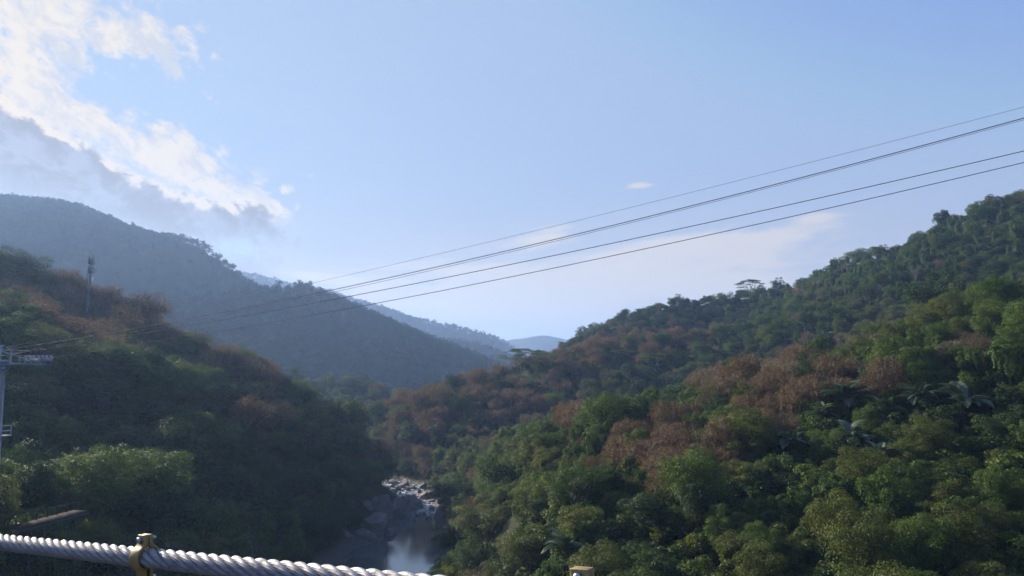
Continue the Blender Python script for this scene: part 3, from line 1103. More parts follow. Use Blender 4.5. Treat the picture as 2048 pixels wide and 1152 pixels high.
# ------------------------------------------------------------------ forest
RNG = np.random.default_rng(2024)
KIND_H = {'green': 10, 'deep': 10, 'olive': 9.5, 'draped': 9.5, 'rust': 9.5, 'dry': 9, 'bare': 9.5, 'flat': 10, 'bamboo': 9, 'palm': 6}
KIND_W = {'green': 5, 'deep': 4.8, 'olive': 5, 'draped': 2.9, 'rust': 4.2, 'dry': 4.2, 'bare': 3.6, 'flat': 6, 'bamboo': 3.5, 'palm': 4.5}
NAMES = {'green': 'broadleaf_tree', 'deep': 'broadleaf_tree', 'olive': 'broadleaf_tree', 'draped': 'vine_covered_tree', 'rust': 'brown_leaved_tree',
         'dry': 'sparse_tree', 'bare': 'bare_tree', 'flat': 'umbrella_tree', 'bamboo': 'bamboo_clump', 'palm': 'palm_tree'}
CATS = {'bamboo': 'bamboo', 'palm': 'palm'}
# where each kind grows (ellipses seen in the photograph: px, py, rx, ry)
GROWS = {
    'rust': [(900, 800, 150, 60), (1050, 760, 100, 50), (1150, 810, 60, 30), (960, 790, 110, 55), (1130, 740, 80, 42), (880, 815, 60, 36), (860, 850, 40, 30), (1320, 672, 110, 30), (1200, 702, 70, 26), (1215, 850, 100, 55), (1385, 855, 75, 60),
             (1640, 745, 110, 45), (1480, 735, 50, 35), (1545, 790, 60, 40), (80, 640, 115, 66), (150, 595, 110, 44), (330, 640, 60, 40), (285, 605, 60, 34), (240, 680, 65, 45), (450, 720, 60, 28), (545, 745, 45, 30),
             (520, 828, 36, 26), (1340, 910, 40, 40), (20, 560, 40, 20), (720, 900, 30, 40)],
    'dry': [(1560, 715, 100, 26), (1680, 700, 110, 24), (1000, 745, 50, 20), (1440, 760, 50, 26), (1800, 665, 90, 20), (640, 850, 50, 40), (380, 690, 30, 20), (1960, 655, 60, 26), (820, 880, 50, 40), (1510, 1060, 40, 26)],
    'olive': [(1000, 895, 90, 40), (860, 905, 90, 60), (1050, 910, 80, 40), (1560, 1080, 260, 70), (1900, 1040, 200, 90), (1850, 880, 160, 60), (1230, 960, 60, 40), (780, 850, 50, 36), (640, 830, 60, 40),
              (1950, 600, 100, 50), (1080, 1050, 100, 50), (960, 1060, 90, 60), (90, 950, 60, 20), (230, 940, 60, 25), (1780, 620, 80, 40)],
    'bamboo': [(1400, 1020, 60, 50), (1330, 990, 30, 30), (1465, 1070, 40, 50), (1690, 1130, 40, 20), (1470, 705, 26, 14), (1340, 1100, 50, 30), (1900, 1120, 30, 20)],
    'draped': [(1850, 500, 330, 90), (1560, 940, 130, 60), (1200, 940, 80, 40), (1440, 820, 50, 50), (1900, 720, 130, 60), (930, 880, 60, 30), (1340, 760, 50, 40), (1700, 960, 90, 50), (1130, 880, 60, 30), (560, 650, 10, 10)],
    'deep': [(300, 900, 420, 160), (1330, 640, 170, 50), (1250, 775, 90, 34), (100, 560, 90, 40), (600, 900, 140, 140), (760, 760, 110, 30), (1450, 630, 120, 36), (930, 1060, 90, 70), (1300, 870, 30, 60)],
}


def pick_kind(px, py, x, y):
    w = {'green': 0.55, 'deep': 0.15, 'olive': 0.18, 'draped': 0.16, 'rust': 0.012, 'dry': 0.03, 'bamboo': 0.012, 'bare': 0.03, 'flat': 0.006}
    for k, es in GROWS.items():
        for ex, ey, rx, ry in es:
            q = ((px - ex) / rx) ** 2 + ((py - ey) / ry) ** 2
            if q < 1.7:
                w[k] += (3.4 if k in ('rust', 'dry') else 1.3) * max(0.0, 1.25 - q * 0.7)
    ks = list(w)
    p = np.array([w[k] for k in ks])
    return ks[int(RNG.choice(len(ks), p=p / p.sum()))]


def in_poly(px, py, poly):
    r = False
    j = len(poly) - 1
    for i in range(len(poly)):
        a, b = poly[i], poly[j]
        if (a[1] > py) != (b[1] > py) and px < (b[0] - a[0]) * (py - a[1]) / (b[1] - a[1]) + a[0]:
            r = not r
        j = i
    return r


# open views that no nearer tree may close (polygon, and only trees nearer than this)
OPEN = [([(640, 1150), (640, 1108), (690, 1085), (750, 1052), (722, 1030), (742, 1005), (760, 968), (862, 968), (874, 1006), (852, 1040), (842, 1075), (856, 1110), (862, 1150)], 282),
        ([(30, 1062), (160, 1022), (160, 1052), (150, 1068), (40, 1080)], 93),
        ([(166, 500), (200, 500), (190, 640), (164, 648)], 262),
        ([(-60, 690), (70, 690), (70, 735), (18, 745), (16, 880), (-60, 890)], 92)]


def blocked(x, y, z, h, w):
    for poly, ymax in OPEN:
        if y > ymax:
            continue
        for fz in (0.1, 0.35, 0.6, 0.85, 0.98):
            for fx in (-0.8, 0, 0.8):
                if fz > 0.9 and fx:
                    continue
                p = project(np.float64(x + fx * w), np.float64(y), np.float64(z + fz * h))
                if in_poly(float(p[0]), float(p[1]), poly):
                    return True
    return False


TREES = []      # dicts: kind, x, y, z, s, rz, h, w


def add_tree(kind, x, y, z, s, sz=1.0, label=None):
    TREES.append(dict(kind=kind, x=x, y=y, z=z, s=s, sz=sz, rz=random.Random(int(x * 31 + y * 17)).uniform(0, 6.28), label=label,
                      h=KIND_H[kind] * s * sz, w=KIND_W[kind] * s))


def surface_depth(px, py, lift):
    """depth at which the sight line meets the canopy floor"""
    a, b = px_dir(px, py)
    Y = np.arange(50.0, 640.0, 1.5)
    under = CAMZ + b * Y < terrain_height(a * Y, Y) + lift
    return float(Y[np.argmax(under)]) if under.any() else 1e9


def special(kind, px, py_top, Y, width_px, label, sink=0.5):
    """a tree that stands out in the photograph: its top, its distance and its width"""
    hit = surface_depth(px, py_top + width_px * 0.45, 2.5)
    if hit < Y * 0.95 and Y < 600:
        Y = hit + 1.0
    x, y, ztop = at(px, py_top, Y)
    if py_top > 640 or kind == 'palm':
        hw = width_px / 2
        OPEN.append(([(px - hw * 0.7, py_top), (px + hw * 0.7, py_top), (px + hw * 0.6, py_top + hw * 1.2), (px - hw * 0.6, py_top + hw * 1.2)], Y - 2))
    g = float(ground_z(x, y)[0])
    w = width_px / FPX * Y / 2
    s = w / KIND_W[kind]
    z = g - sink
    sz = min(1.7, max(0.45, (ztop - z) / (KIND_H[kind] * s)))
    if kind == 'palm':
        sz = 1.0
        z = max(g - 0.5, ztop - KIND_H[kind] * s)
    if sz > 2.6:
        sz = 2.6
        z = ztop - KIND_H[kind] * s * sz
    add_tree(kind, x, y, z, s, sz, label)


special('flat', 1043, 698, 398, 92, 'broad umbrella-shaped tree where the rusty hill meets the blue ridges')
special('flat', 1500, 560, 562, 52, 'open flat-topped tree on the right mountain skyline')
special('deep', 1556, 556, 562, 24, 'small rounded tree on the skyline just right of the flat-topped one')
special('draped', 1668, 547, 548, 10, 'lone leafy column on the skyline left of the steep right mountain')
special('deep', 1885, 418, 470, 42, 'tall dark ragged tree on the right mountain skyline')
special('dry', 1762, 490, 505, 14, 'thin half-bare tree on the right mountain skyline')
special('dry', 1838, 458, 485, 10, 'thin bare-topped tree just below the tall ragged skyline tree')
special('green', 1722, 503, 526, 58, 'big bushy tree on the step of the right mountain skyline')
special('flat', 140, 540, 288, 44, 'flat-topped tree on the left hill crest beside the antenna mast')
special('deep', 10, 488, 292, 18, 'small dark tree poking up at the left end of the left hill crest')
special('deep', 1868, 548, 214, 105, 'very large dark spreading tree standing high on the right slope')
special('flat', 1240, 700, 395, 60, 'pale-limbed umbrella tree behind the brown patch, left one of the pair')
special('flat', 1310, 706, 390, 66, 'pale-limbed umbrella tree behind the brown patch, right one of the pair')
special('rust', 250, 616, 250, 60, 'round brown-leaved tree standing alone in front of the left hill crest')
special('deep', 385, 678, 262, 30, 'narrow dark tree right of the round brown-leaved tree')
special('olive', 975, 1006, 158, 150, 'large round olive tree overhanging the river at the right bank', 1.5)
special('deep', 905, 1050, 168, 90, 'dark tree leaning over the calm pool left of the large round one', 1.5)
special('olive', 1060, 1060, 140, 110, 'wide olive tree at the bottom beside the large round one', 1.5)
special('green', 905, 962, 232, 90, 'bright green tree above the sunlit slab')
special('green', 200, 915, 112, 130, 'wide grey-green tree on the spur above the wooden walkway')
special('deep', 70, 925, 100, 110, 'wide grey-green tree at the left edge above the walkway')
special('deep', 270, 975, 122, 120, 'dark tree on the spur right of the walkway')
for kd, px, py, Y, wp, lab in [
        ('deep', 45, 500, 289, 95, 'broad dark tree on the left hill crest between edge and mast'),
        ('rust', 85, 598, 262, 115, 'widest brown-leaved tree on the left hill, left of the mast foot'),
        ('rust', 225, 572, 282, 56, 'brown-leaved tree on the crest just right of the mast'),
        ('rust', 295, 592, 277, 84, 'rounded brown-leaved tree at the shoulder of the left hill crest'),
        ('dry', 330, 650, 268, 50, 'grey-brown tree just below the shoulder of the left hill'),
        ('olive', 352, 672, 262, 60, 'olive tree where the cables leave the left hill'),
        ('dry', 445, 688, 263, 64, 'grey-brown crowned tree midway down the left hill outline'),
        ('rust', 535, 736, 258, 52, 'small brown-leaved tree low on the left hill outline'),
        ('olive', 640, 802, 246, 76, 'olive tree at the lower end of the left hill outline'),
        ('deep', 690, 862, 238, 70, 'dark tree above the inlet at the tip of the left hill'),
        ('green', 430, 790, 215, 90, 'broad leafy crown in the middle of the shaded left hill'),
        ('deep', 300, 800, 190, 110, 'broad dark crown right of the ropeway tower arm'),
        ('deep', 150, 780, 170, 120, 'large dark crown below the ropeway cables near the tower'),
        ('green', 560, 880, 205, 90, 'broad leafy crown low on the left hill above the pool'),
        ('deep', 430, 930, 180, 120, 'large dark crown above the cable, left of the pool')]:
    special(kd, px, py, Y, wp, lab)
special('deep', 1195, 790, 245, 12, 'thin dark spire in the brown patch')
for px, py, Y, wp, lab in [
        (1690, 785, 172, 105, 'largest blue-green palm in the palm grove'), (1770, 812, 166, 90, 'palm in the middle of the grove, right below the largest'),
        (1835, 783, 176, 84, 'bright green palm with upright fronds right of the grove'), (1925, 790, 172, 110, 'wide feathery palm at the right end of the grove'),
        (1640, 820, 168, 70, 'palm at the left end of the grove'), (1700, 860, 158, 84, 'palm with drooping fronds below the grove'),
        (1585, 875, 158, 70, 'palm left of and below the grove'), (1875, 960, 140, 60, 'palm half hidden among shrubs below the grove'),
        (1345, 785, 262, 46, 'pale palm in the gully left of the brown trees'), (1605, 655, 410, 40, 'distant palm at the foot of the right mountain'),
        (1655, 672, 395, 44, 'distant palm nearest the dry ridge'), (1480, 690, 400, 30, 'distant palm left of the dry ridge'),
        (1085, 1008, 160, 60, 'palm with one pale arching frond behind the olive trees'), (1130, 1082, 120, 90, 'grey-green palm near the second cable clamp'),
        (865, 855, 300, 26, 'tiny palm on the brown hill above the rapids'), (1505, 965, 150, 60, 'palm drooping among the vine-covered trees'),
        (1760, 900, 150, 66, 'lowest palm under the middle of the grove')]:
    special('palm', px, py, Y, wp, lab, 0.0)

N_SPECIAL = len(TREES)


def scatter(y0, y1, step, jitter=0.75):
    """jittered grid over the part of the valley the photograph could see"""
    ys = np.arange(y0, y1, step)
    out = []
    for yy in ys:
        half = 0.80 * yy + 25
        xs = np.arange(-half, half, step)
        o = np.stack([xs, np.full(len(xs), yy)], 1)
        out.append(o)
    P = np.concatenate(out)
    return P + RNG.uniform(-0.5, 0.5, P.shape) * step * jitter


def river_gap(x, y):
    d, (hw,) = poly_dist(x, y, RIVER)
    return d - hw


P = np.concatenate([scatter(62, 200, 4.6), scatter(200, 340, 4.8), scatter(340, 640, 6.0)])
zz = terrain_height(P[:, 0], P[:, 1])
gap = river_gap(P[:, 0], P[:, 1])
ok = (gap > 2.0)
P, zz, gap = P[ok], zz[ok], gap[ok]
sp = np.array([(t['x'], t['y'], t['w']) for t in TREES])
for (x, y), z, g in zip(P, zz, gap):
    q = np.hypot(sp[:, 0] - x, sp[:, 1] - y)
    if (q < np.minimum(sp[:, 2] * 0.7, 9)).any():
        continue
    px, py = project(np.float64(x), np.float64(y), np.float64(z + 7))
    px, py = float(px), float(py)
    kind = pick_kind(px, py, x, y)
    big = RNG.random()
    s = RNG.uniform(0.36, 0.66) if big < 0.68 else (RNG.uniform(0.66, 0.88) if big < 0.95 else RNG.uniform(0.9, 1.12))
    if x < -30 and 105 < y < 340:
        s = min(1.3, s * 1.45 + 0.12)
    if kind == 'bare':
        s = RNG.uniform(0.65, 1.0)
    if kind == 'draped':
        s *= 0.92
    if kind == 'flat':
        s *= 0.75
    if g < 6:
        s = min(s, 0.6 + 0.05 * g)
    if y < 115:
        s *= 0.8
    h, w = KIND_H[kind] * s, KIND_W[kind] * s
    zb = z - 0.4
    # nothing may rise over the near bank into the lens
    for _ in range(3):
        if blocked(x, y, zb, h, w):
            s *= 0.72
            h, w = KIND_H[kind] * s, KIND_W[kind] * s
        else:
            break
    if blocked(x, y, zb, h, w) or s < 0.26:
        continue
    add_tree(kind, float(x), float(y), float(zb), float(s), float(RNG.uniform(0.8, 1.5) if s < 0.8 else RNG.uniform(0.8, 1.15)))

# how much of every tree shows, from near to far
order = sorted(range(len(TREES)), key=lambda i: TREES[i]['y'])
cover = np.full(340, 1300.0)            # bins of 8 px from -336
for i in order:
    t = TREES[i]
    px, pt = project(np.float64(t['x']), np.float64(t['y']), np.float64(t['z'] + t['h'] * 0.97))
    px, pt = float(px), float(pt)
    wpx = t['w'] / t['y'] * FPX
    a = int(max(0, (px - wpx * 0.75 + 336) // 8))
    b = int(min(339, (px + wpx * 0.75 + 336) // 8)) + 1
    t['px'], t['py'] = px, pt
    if b <= a or px < -60 - wpx or px > 2108 + wpx:
        t['seen'] = 0
        continue
    vis = np.clip(np.minimum(cover[a:b], 1152) - pt, 0, None)
    inside = np.array([0 <= (k * 8 - 332) <= 2048 for k in range(a, b)])
    t['seen'] = float((vis * inside).sum() * 8)
    m0 = a + (b - a) // 4
    m1 = max(m0 + 1, b - (b - a) // 4)
    sl = cover[m0:m1]
    cover[m0:m1] = np.minimum(sl, pt + t['h'] / t['y'] * FPX * 0.10)

by = {}
for i, t in enumerate(TREES):
    by.setdefault(NAMES[t['kind']], []).append(i)
single = set(range(N_SPECIAL))
for nm, ids in by.items():
    rest = sorted([i for i in ids if i >= N_SPECIAL and TREES[i]['seen'] > 60], key=lambda i: -TREES[i]['seen'])
    room = 296 - sum(1 for i in ids if i < N_SPECIAL)
    single.update(rest[:room])

LOOK = {'green': 'leafy green', 'deep': 'dark green', 'olive': 'olive-tinged', 'draped': 'vine-smothered', 'rust': 'rusty-leaved',
        'dry': 'sparse grey-brown', 'bare': 'leafless pale-limbed', 'flat': 'flat-topped', 'bamboo': 'feathery yellow-green', 'palm': 'feathery'}
NOUN = {'bamboo': 'bamboo clump', 'palm': 'palm'}
MARKS = [(1728, 530, 'the bushy step tree'), (1668, 560, 'the skyline leaf column'), (1150, 690, 'the mountain foot'), (1760, 640, 'the dry ridge end'), (60, 600, 'the left hill crest'), (1960, 500, 'the right mountain top'), (1400, 760, 'the dark gully'), (850, 880, 'the upper river bank'), (1500, 900, 'the vine thicket'), (800, 985, 'the river rapids'), (790, 1110, 'the calm pool'), (178, 560, 'the antenna mast'), (110, 1045, 'the wooden walkway'), (30, 760, 'the ropeway tower'),
         (290, 1090, 'the gold cable clamp'), (1690, 810, 'the palm grove'), (1885, 440, 'the ragged skyline tree'), (1870, 600, 'the huge dark tree'),
         (1043, 710, 'the ridge umbrella tree'), (1500, 570, 'the flat-topped skyline tree'), (1170, 1145, 'the lower clamp'), (250, 640, 'the lone round brown tree'),
         (700, 760, 'the gap hill'), (975, 1030, 'the round river tree'), (1215, 830, 'the lower rusty patch'), (950, 790, 'the upper rusty hill'), (1620, 720, 'the dry ridge'),
         (1400, 1030, 'the bamboo thicket'), (2040, 1000, 'the low right edge'), (2040, 700, 'the middle right edge'), (540, 800, 'the left hill tip'),
         (1330, 640, 'the far rusty patch'), (400, 930, 'the shaded left hillside'), (1700, 1140, 'the bottom right edge')]


def place_words(px, py):
    mx, my, nm = min(MARKS, key=lambda m: math.hypot(px - m[0], (py - m[1]) * 1.3))
    dx, dy = px - mx, py - my
    d = math.hypot(dx, dy)
    if d < 34:
        return 'right beside ' + nm
    a = math.degrees(math.atan2(-dy, dx)) % 360
    w = ['right of', 'up right of', 'above', 'up left of', 'left of', 'down left of', 'below', 'down right of'][int((a + 22.5) // 45) % 8]
    return ('just ' if d < 60 else ('' if d < 130 else 'far ')) + w + ' ' + nm


slots = {}
ORD = ['first', 'second', 'third', 'fourth', 'fifth', 'sixth', 'seventh', 'eighth', 'ninth', 'tenth', 'eleventh']
COUNT = ['none', 'one', 'two', 'three', 'four', 'five', 'six', 'seven', 'eight', 'nine', 'ten', 'eleven', 'twelve']
for i in sorted(single):
    t = TREES[i]
    if not t['label']:
        size = 'tall' if t['h'] > 8.5 else ('small' if t['h'] < 5.6 else 'middling')
        key = (size, t['kind'], place_words(t['px'], t['py'] + 12))
        slots.setdefault(key, []).append(i)
for (size, kind, where), ids in slots.items():
    base = '%s %s %s %s' % (size, LOOK[kind], NOUN.get(kind, 'tree'), where)
    ids.sort(key=lambda i: TREES[i]['px'])
    ext = {1: [''], 2: [', left of two', ', right of two'], 3: [', left of three', ', middle of three', ', right of three']}.get(len(ids))
    if 4 <= len(ids) <= 12:
        ext = [', leftmost of ' + COUNT[len(ids)]] + [', %s from left of %s' % (ORD[q], COUNT[len(ids)]) for q in range(1, len(ids) - 1)] + [', rightmost of ' + COUNT[len(ids)]]
    for q, i in enumerate(ids):
        lb_ = base + (ext[q] if ext else '')
        if len(lb_.split()) > 16:
            lb_ = lb_.replace('middling ', '').replace('just ', '')
        TREES[i]['label'] = lb_
        TREES[i]['group'] = base.replace(' tree ', ' trees ').replace('clump ', 'clumps ') if len(ids) > 1 else None


def place_tree(t, k):
    protos = PROTO[t['kind']]
    c, tr = protos[k % len(protos)]
    e = empty(NAMES[t['kind']], (t['x'], t['y'], t['z']), t['rz'])
    e.scale = (t['s'], t['s'], t['s'] * t['sz'])
    for nm, me in (('crown', c), ('trunk', tr)):
        o = bpy.data.objects.new(nm, me)
        COL.objects.link(o)
        o.parent = e
    tag(e, t['label'], CATS.get(t['kind'], 'tree'), t.get('group') or 'trees on the valley slopes')


for k, i in enumerate(sorted(single)):
    place_tree(TREES[i], k)


# woods that read as one mass ------------------------------------------------
def stuff(name, meshes, pts, rot, scl, idx, label=None):
    """one object: its points carry the given plants (geometry nodes)"""
    lib = bpy.data.collections.new(name + ' plants')
    for q, me in enumerate(meshes):
        lib.objects.link(bpy.data.objects.new('%s plant %02d' % (name, q), me))
    me = bpy.data.meshes.new(name)
    me.vertices.add(len(pts))
    me.vertices.foreach_set('co', np.asarray(pts, dtype=np.float32).reshape(-1))
    for nm, typ, val in (('rot', 'FLOAT', rot), ('scl', 'FLOAT', scl), ('idx', 'INT', idx)):
        a = me.attributes.new(nm, typ, 'POINT')
        a.data.foreach_set('value', np.asarray(val, dtype=np.int32 if typ == 'INT' else np.float32))
    o = bpy.data.objects.new(name, me)
    COL.objects.link(o)
    ng = bpy.data.node_groups.new(name, 'GeometryNodeTree')
    ng.interface.new_socket(name='Geometry', in_out='INPUT', socket_type='NodeSocketGeometry')
    ng.interface.new_socket(name='Geometry', in_out='OUTPUT', socket_type='NodeSocketGeometry')
    gi = ng.nodes.new('NodeGroupInput')
    go = ng.nodes.new('NodeGroupOutput')
    iop = ng.nodes.new('GeometryNodeInstanceOnPoints')
    ci = ng.nodes.new('GeometryNodeCollectionInfo')
    ci.inputs['Collection'].default_value = lib
    ci.inputs['Separate Children'].default_value = True
    ci.inputs['Reset Children'].default_value = True

    def attr(nm, typ):
        n = ng.nodes.new('GeometryNodeInputNamedAttribute')
        n.data_type = typ
        n.inputs['Name'].default_value = nm
        return n.outputs['Attribute']
    cx = ng.nodes.new('ShaderNodeCombineXYZ')
    ng.links.new(attr('rot', 'FLOAT'), cx.inputs[2])
    ng.links.new(gi.outputs[0], iop.inputs['Points'])
    ng.links.new(ci.outputs[0], iop.inputs['Instance'])
    iop.inputs['Pick Instance'].default_value = True
    ng.links.new(attr('idx', 'INT'), iop.inputs['Instance Index'])
    ng.links.new(cx.outputs[0], iop.inputs['Rotation'])
    ng.links.new(attr('scl', 'FLOAT'), iop.inputs['Scale'])
    ng.links.new(iop.outputs[0], go.inputs[0])
    md = o.modifiers.new('plants', 'NODES')
    md.node_group = ng
    tag(o, kind='stuff')
    return o


# the trees left over: behind others, or past the nearest few hundred
kinds = list(PROTO)
flat_meshes, start = [], {}
for k in kinds:
    start[k] = len(flat_meshes)
    flat_meshes += [c for c, _ in PROTO[k]]
rest = [i for i in range(len(TREES)) if i not in single and TREES[i]['seen'] > 0]
hid = [i for i in range(len(TREES)) if i not in single and TREES[i]['seen'] <= 0]
for nm, ids in (('forest', rest), ('hidden_forest', hid)):
    if ids:
        T_ = [TREES[i] for i in ids]
        stuff(nm, flat_meshes, [(t['x'], t['y'], t['z']) for t in T_], [t['rz'] for t in T_], [t['s'] for t in T_],
              [start[t['kind']] + i % len(PROTO[t['kind']]) for i, t in zip(ids, T_)])

# shrubs between the trees
bushes = [proto_bush(200 + i, 2.4 + 0.5 * i).mesh('shrub', [M_GREEN, M_OLIVE, M_DEEP, M_GREEN][i]) for i in range(4)]
P = np.concatenate([scatter(62, 240, 2.7), scatter(240, 420, 4.0)])
zz = terrain_height(P[:, 0], P[:, 1])
gap = river_gap(P[:, 0], P[:, 1])
keep = []
for q in np.nonzero(gap > 1.2)[0]:
    x, y, z = P[q, 0], P[q, 1], zz[q]
    px, py = project(np.float64(x), np.float64(y), np.float64(z + 2))
    if not (-80 < px < 2130) or py > 1260:
        continue
    if blocked(x, y, z, 2.2, 1.5):
        continue
    keep.append(q)
keep = np.array(keep)
sc = RNG.uniform(0.6, 1.5, len(keep)) * np.where(gap[keep] < 8, 0.6, 1.0)
stuff('undergrowth', bushes, np.stack([P[keep, 0], P[keep, 1], zz[keep] - 0.2], 1), RNG.uniform(0, 6.28, len(keep)), sc, RNG.integers(0, 4, len(keep)))

# far wooded mountains
farm = [proto_far(300 + i, 9 + i % 3, 4.0 + 0.3 * (i % 3)).mesh('far crown', M_FAR) for i in range(8)]
farm2 = [proto_far(320 + i, 10, 4.6, 6, 22, 1.7).mesh('far crown', M_FAR) for i in range(6)]


def far_wood(name, y0, y1, step, meshes, smin, smax, wts):
    P = scatter(y0, y1, step, 0.95)
    z = terrain_height(P[:, 0], P[:, 1])
    # visible against nearer ground
    a = P[:, 0] / P[:, 1]
    keep = np.ones(len(P), bool)
    for fr in np.linspace(0.12, 0.97, 26):
        zg = terrain_height(P[:, 0] * fr, P[:, 1] * fr) + (4.0 if fr > 0.3 else 0)
        line = CAMZ + (z + 14 - CAMZ) * fr
        keep &= ~((zg > line + 1.0) & (fr < 0.95))
    keep &= np.abs(a) < 0.74
    P, z = P[keep], z[keep]
    n = len(P)
    print(name, n)
    stuff(name, meshes, np.stack([P[:, 0], P[:, 1], z - 1.0], 1), RNG.uniform(0, 6.28, n), RNG.uniform(smin, smax, n), RNG.choice(len(meshes), n, p=np.array(wts) / sum(wts)))


far_wood('wooded_hillside', 640, 1450, 9.0, farm, 0.7, 1.45, [5, 3, 4, 2, 1.2, 2, 4, 1])
far_wood('wooded_mountains', 1450, 3150, 17.0, farm2, 1.1, 2.0, [5, 3, 4, 2, 1, 4])
for px, py, Y, wp, kind, lab in [(505, 505, 1168, 22, 'flat', 'tiny flat-topped tree on the far left mountain skyline'),
                                 (619, 552, 1128, 13, 'green', 'tiny lone tree on the far mountain skyline crossed by the cables')]:
    special(kind, px, py, Y, wp, lab)
    place_tree(TREES[-1], 1)
print('trees', len(TREES), 'single', len(single), 'specials', N_SPECIAL, 'labels', len(set(TREES[i]['label'] for i in single)))


# ------------------------------------------------------------------ painted and bare metal
def metal(name, col, rough=0.4, met=1.0, noise_amt=0.25, scale=30.0, dirt=(0.10, 0.08, 0.06)):
    m, T, b = simple_mat(name)
    tc = T.node('ShaderNodeTexCoord')
    n = T.noise(tc.outputs['Object'], scale, 6, 0.7)
    T.l.new(T.mix(T.remap(n, 0.48, 0.75, 0, noise_amt), col, dirt), b.inputs['Base Color'])
    T.l.new(T.remap(n, 0.3, 0.7, rough * 0.8, min(1, rough * 1.35)), b.inputs['Roughness'])
    b.inputs['Metallic'].default_value = met
    return m


M_GALV = metal('galvanised steel', (0.42, 0.46, 0.52), 0.45, 0.6, 0.3, 3.0)
M_POST = metal('grey post steel', (0.08, 0.09, 0.11), 0.7, 0.3, 0.4, 3.0)
M_WIRE = metal('cable steel', (0.09, 0.095, 0.105), 0.7, 0.3, 0.1, 1.0)
M_TEAL = metal('teal painted steel', (0.05, 0.15, 0.17), 0.5, 0.1, 0.2, 2.0)
M_PANEL = metal('pale antenna plastic', (0.35, 0.42, 0.48), 0.5, 0.0, 0.1, 3.0)
M_ROPE = metal('bright rope wire', (0.30, 0.31, 0.34), 0.62, 0.65, 0.6, 26.0, (0.12, 0.11, 0.105))
M_GOLD = metal('gold ochre paint', (0.36, 0.27, 0.12), 0.5, 0.25, 0.5, 45.0, (0.22, 0.15, 0.06))
M_BOLT = metal('zinc bolt', (0.55, 0.57, 0.60), 0.32, 0.9, 0.35, 90.0)


def v3(*a):
    return np.array(a, dtype=float)


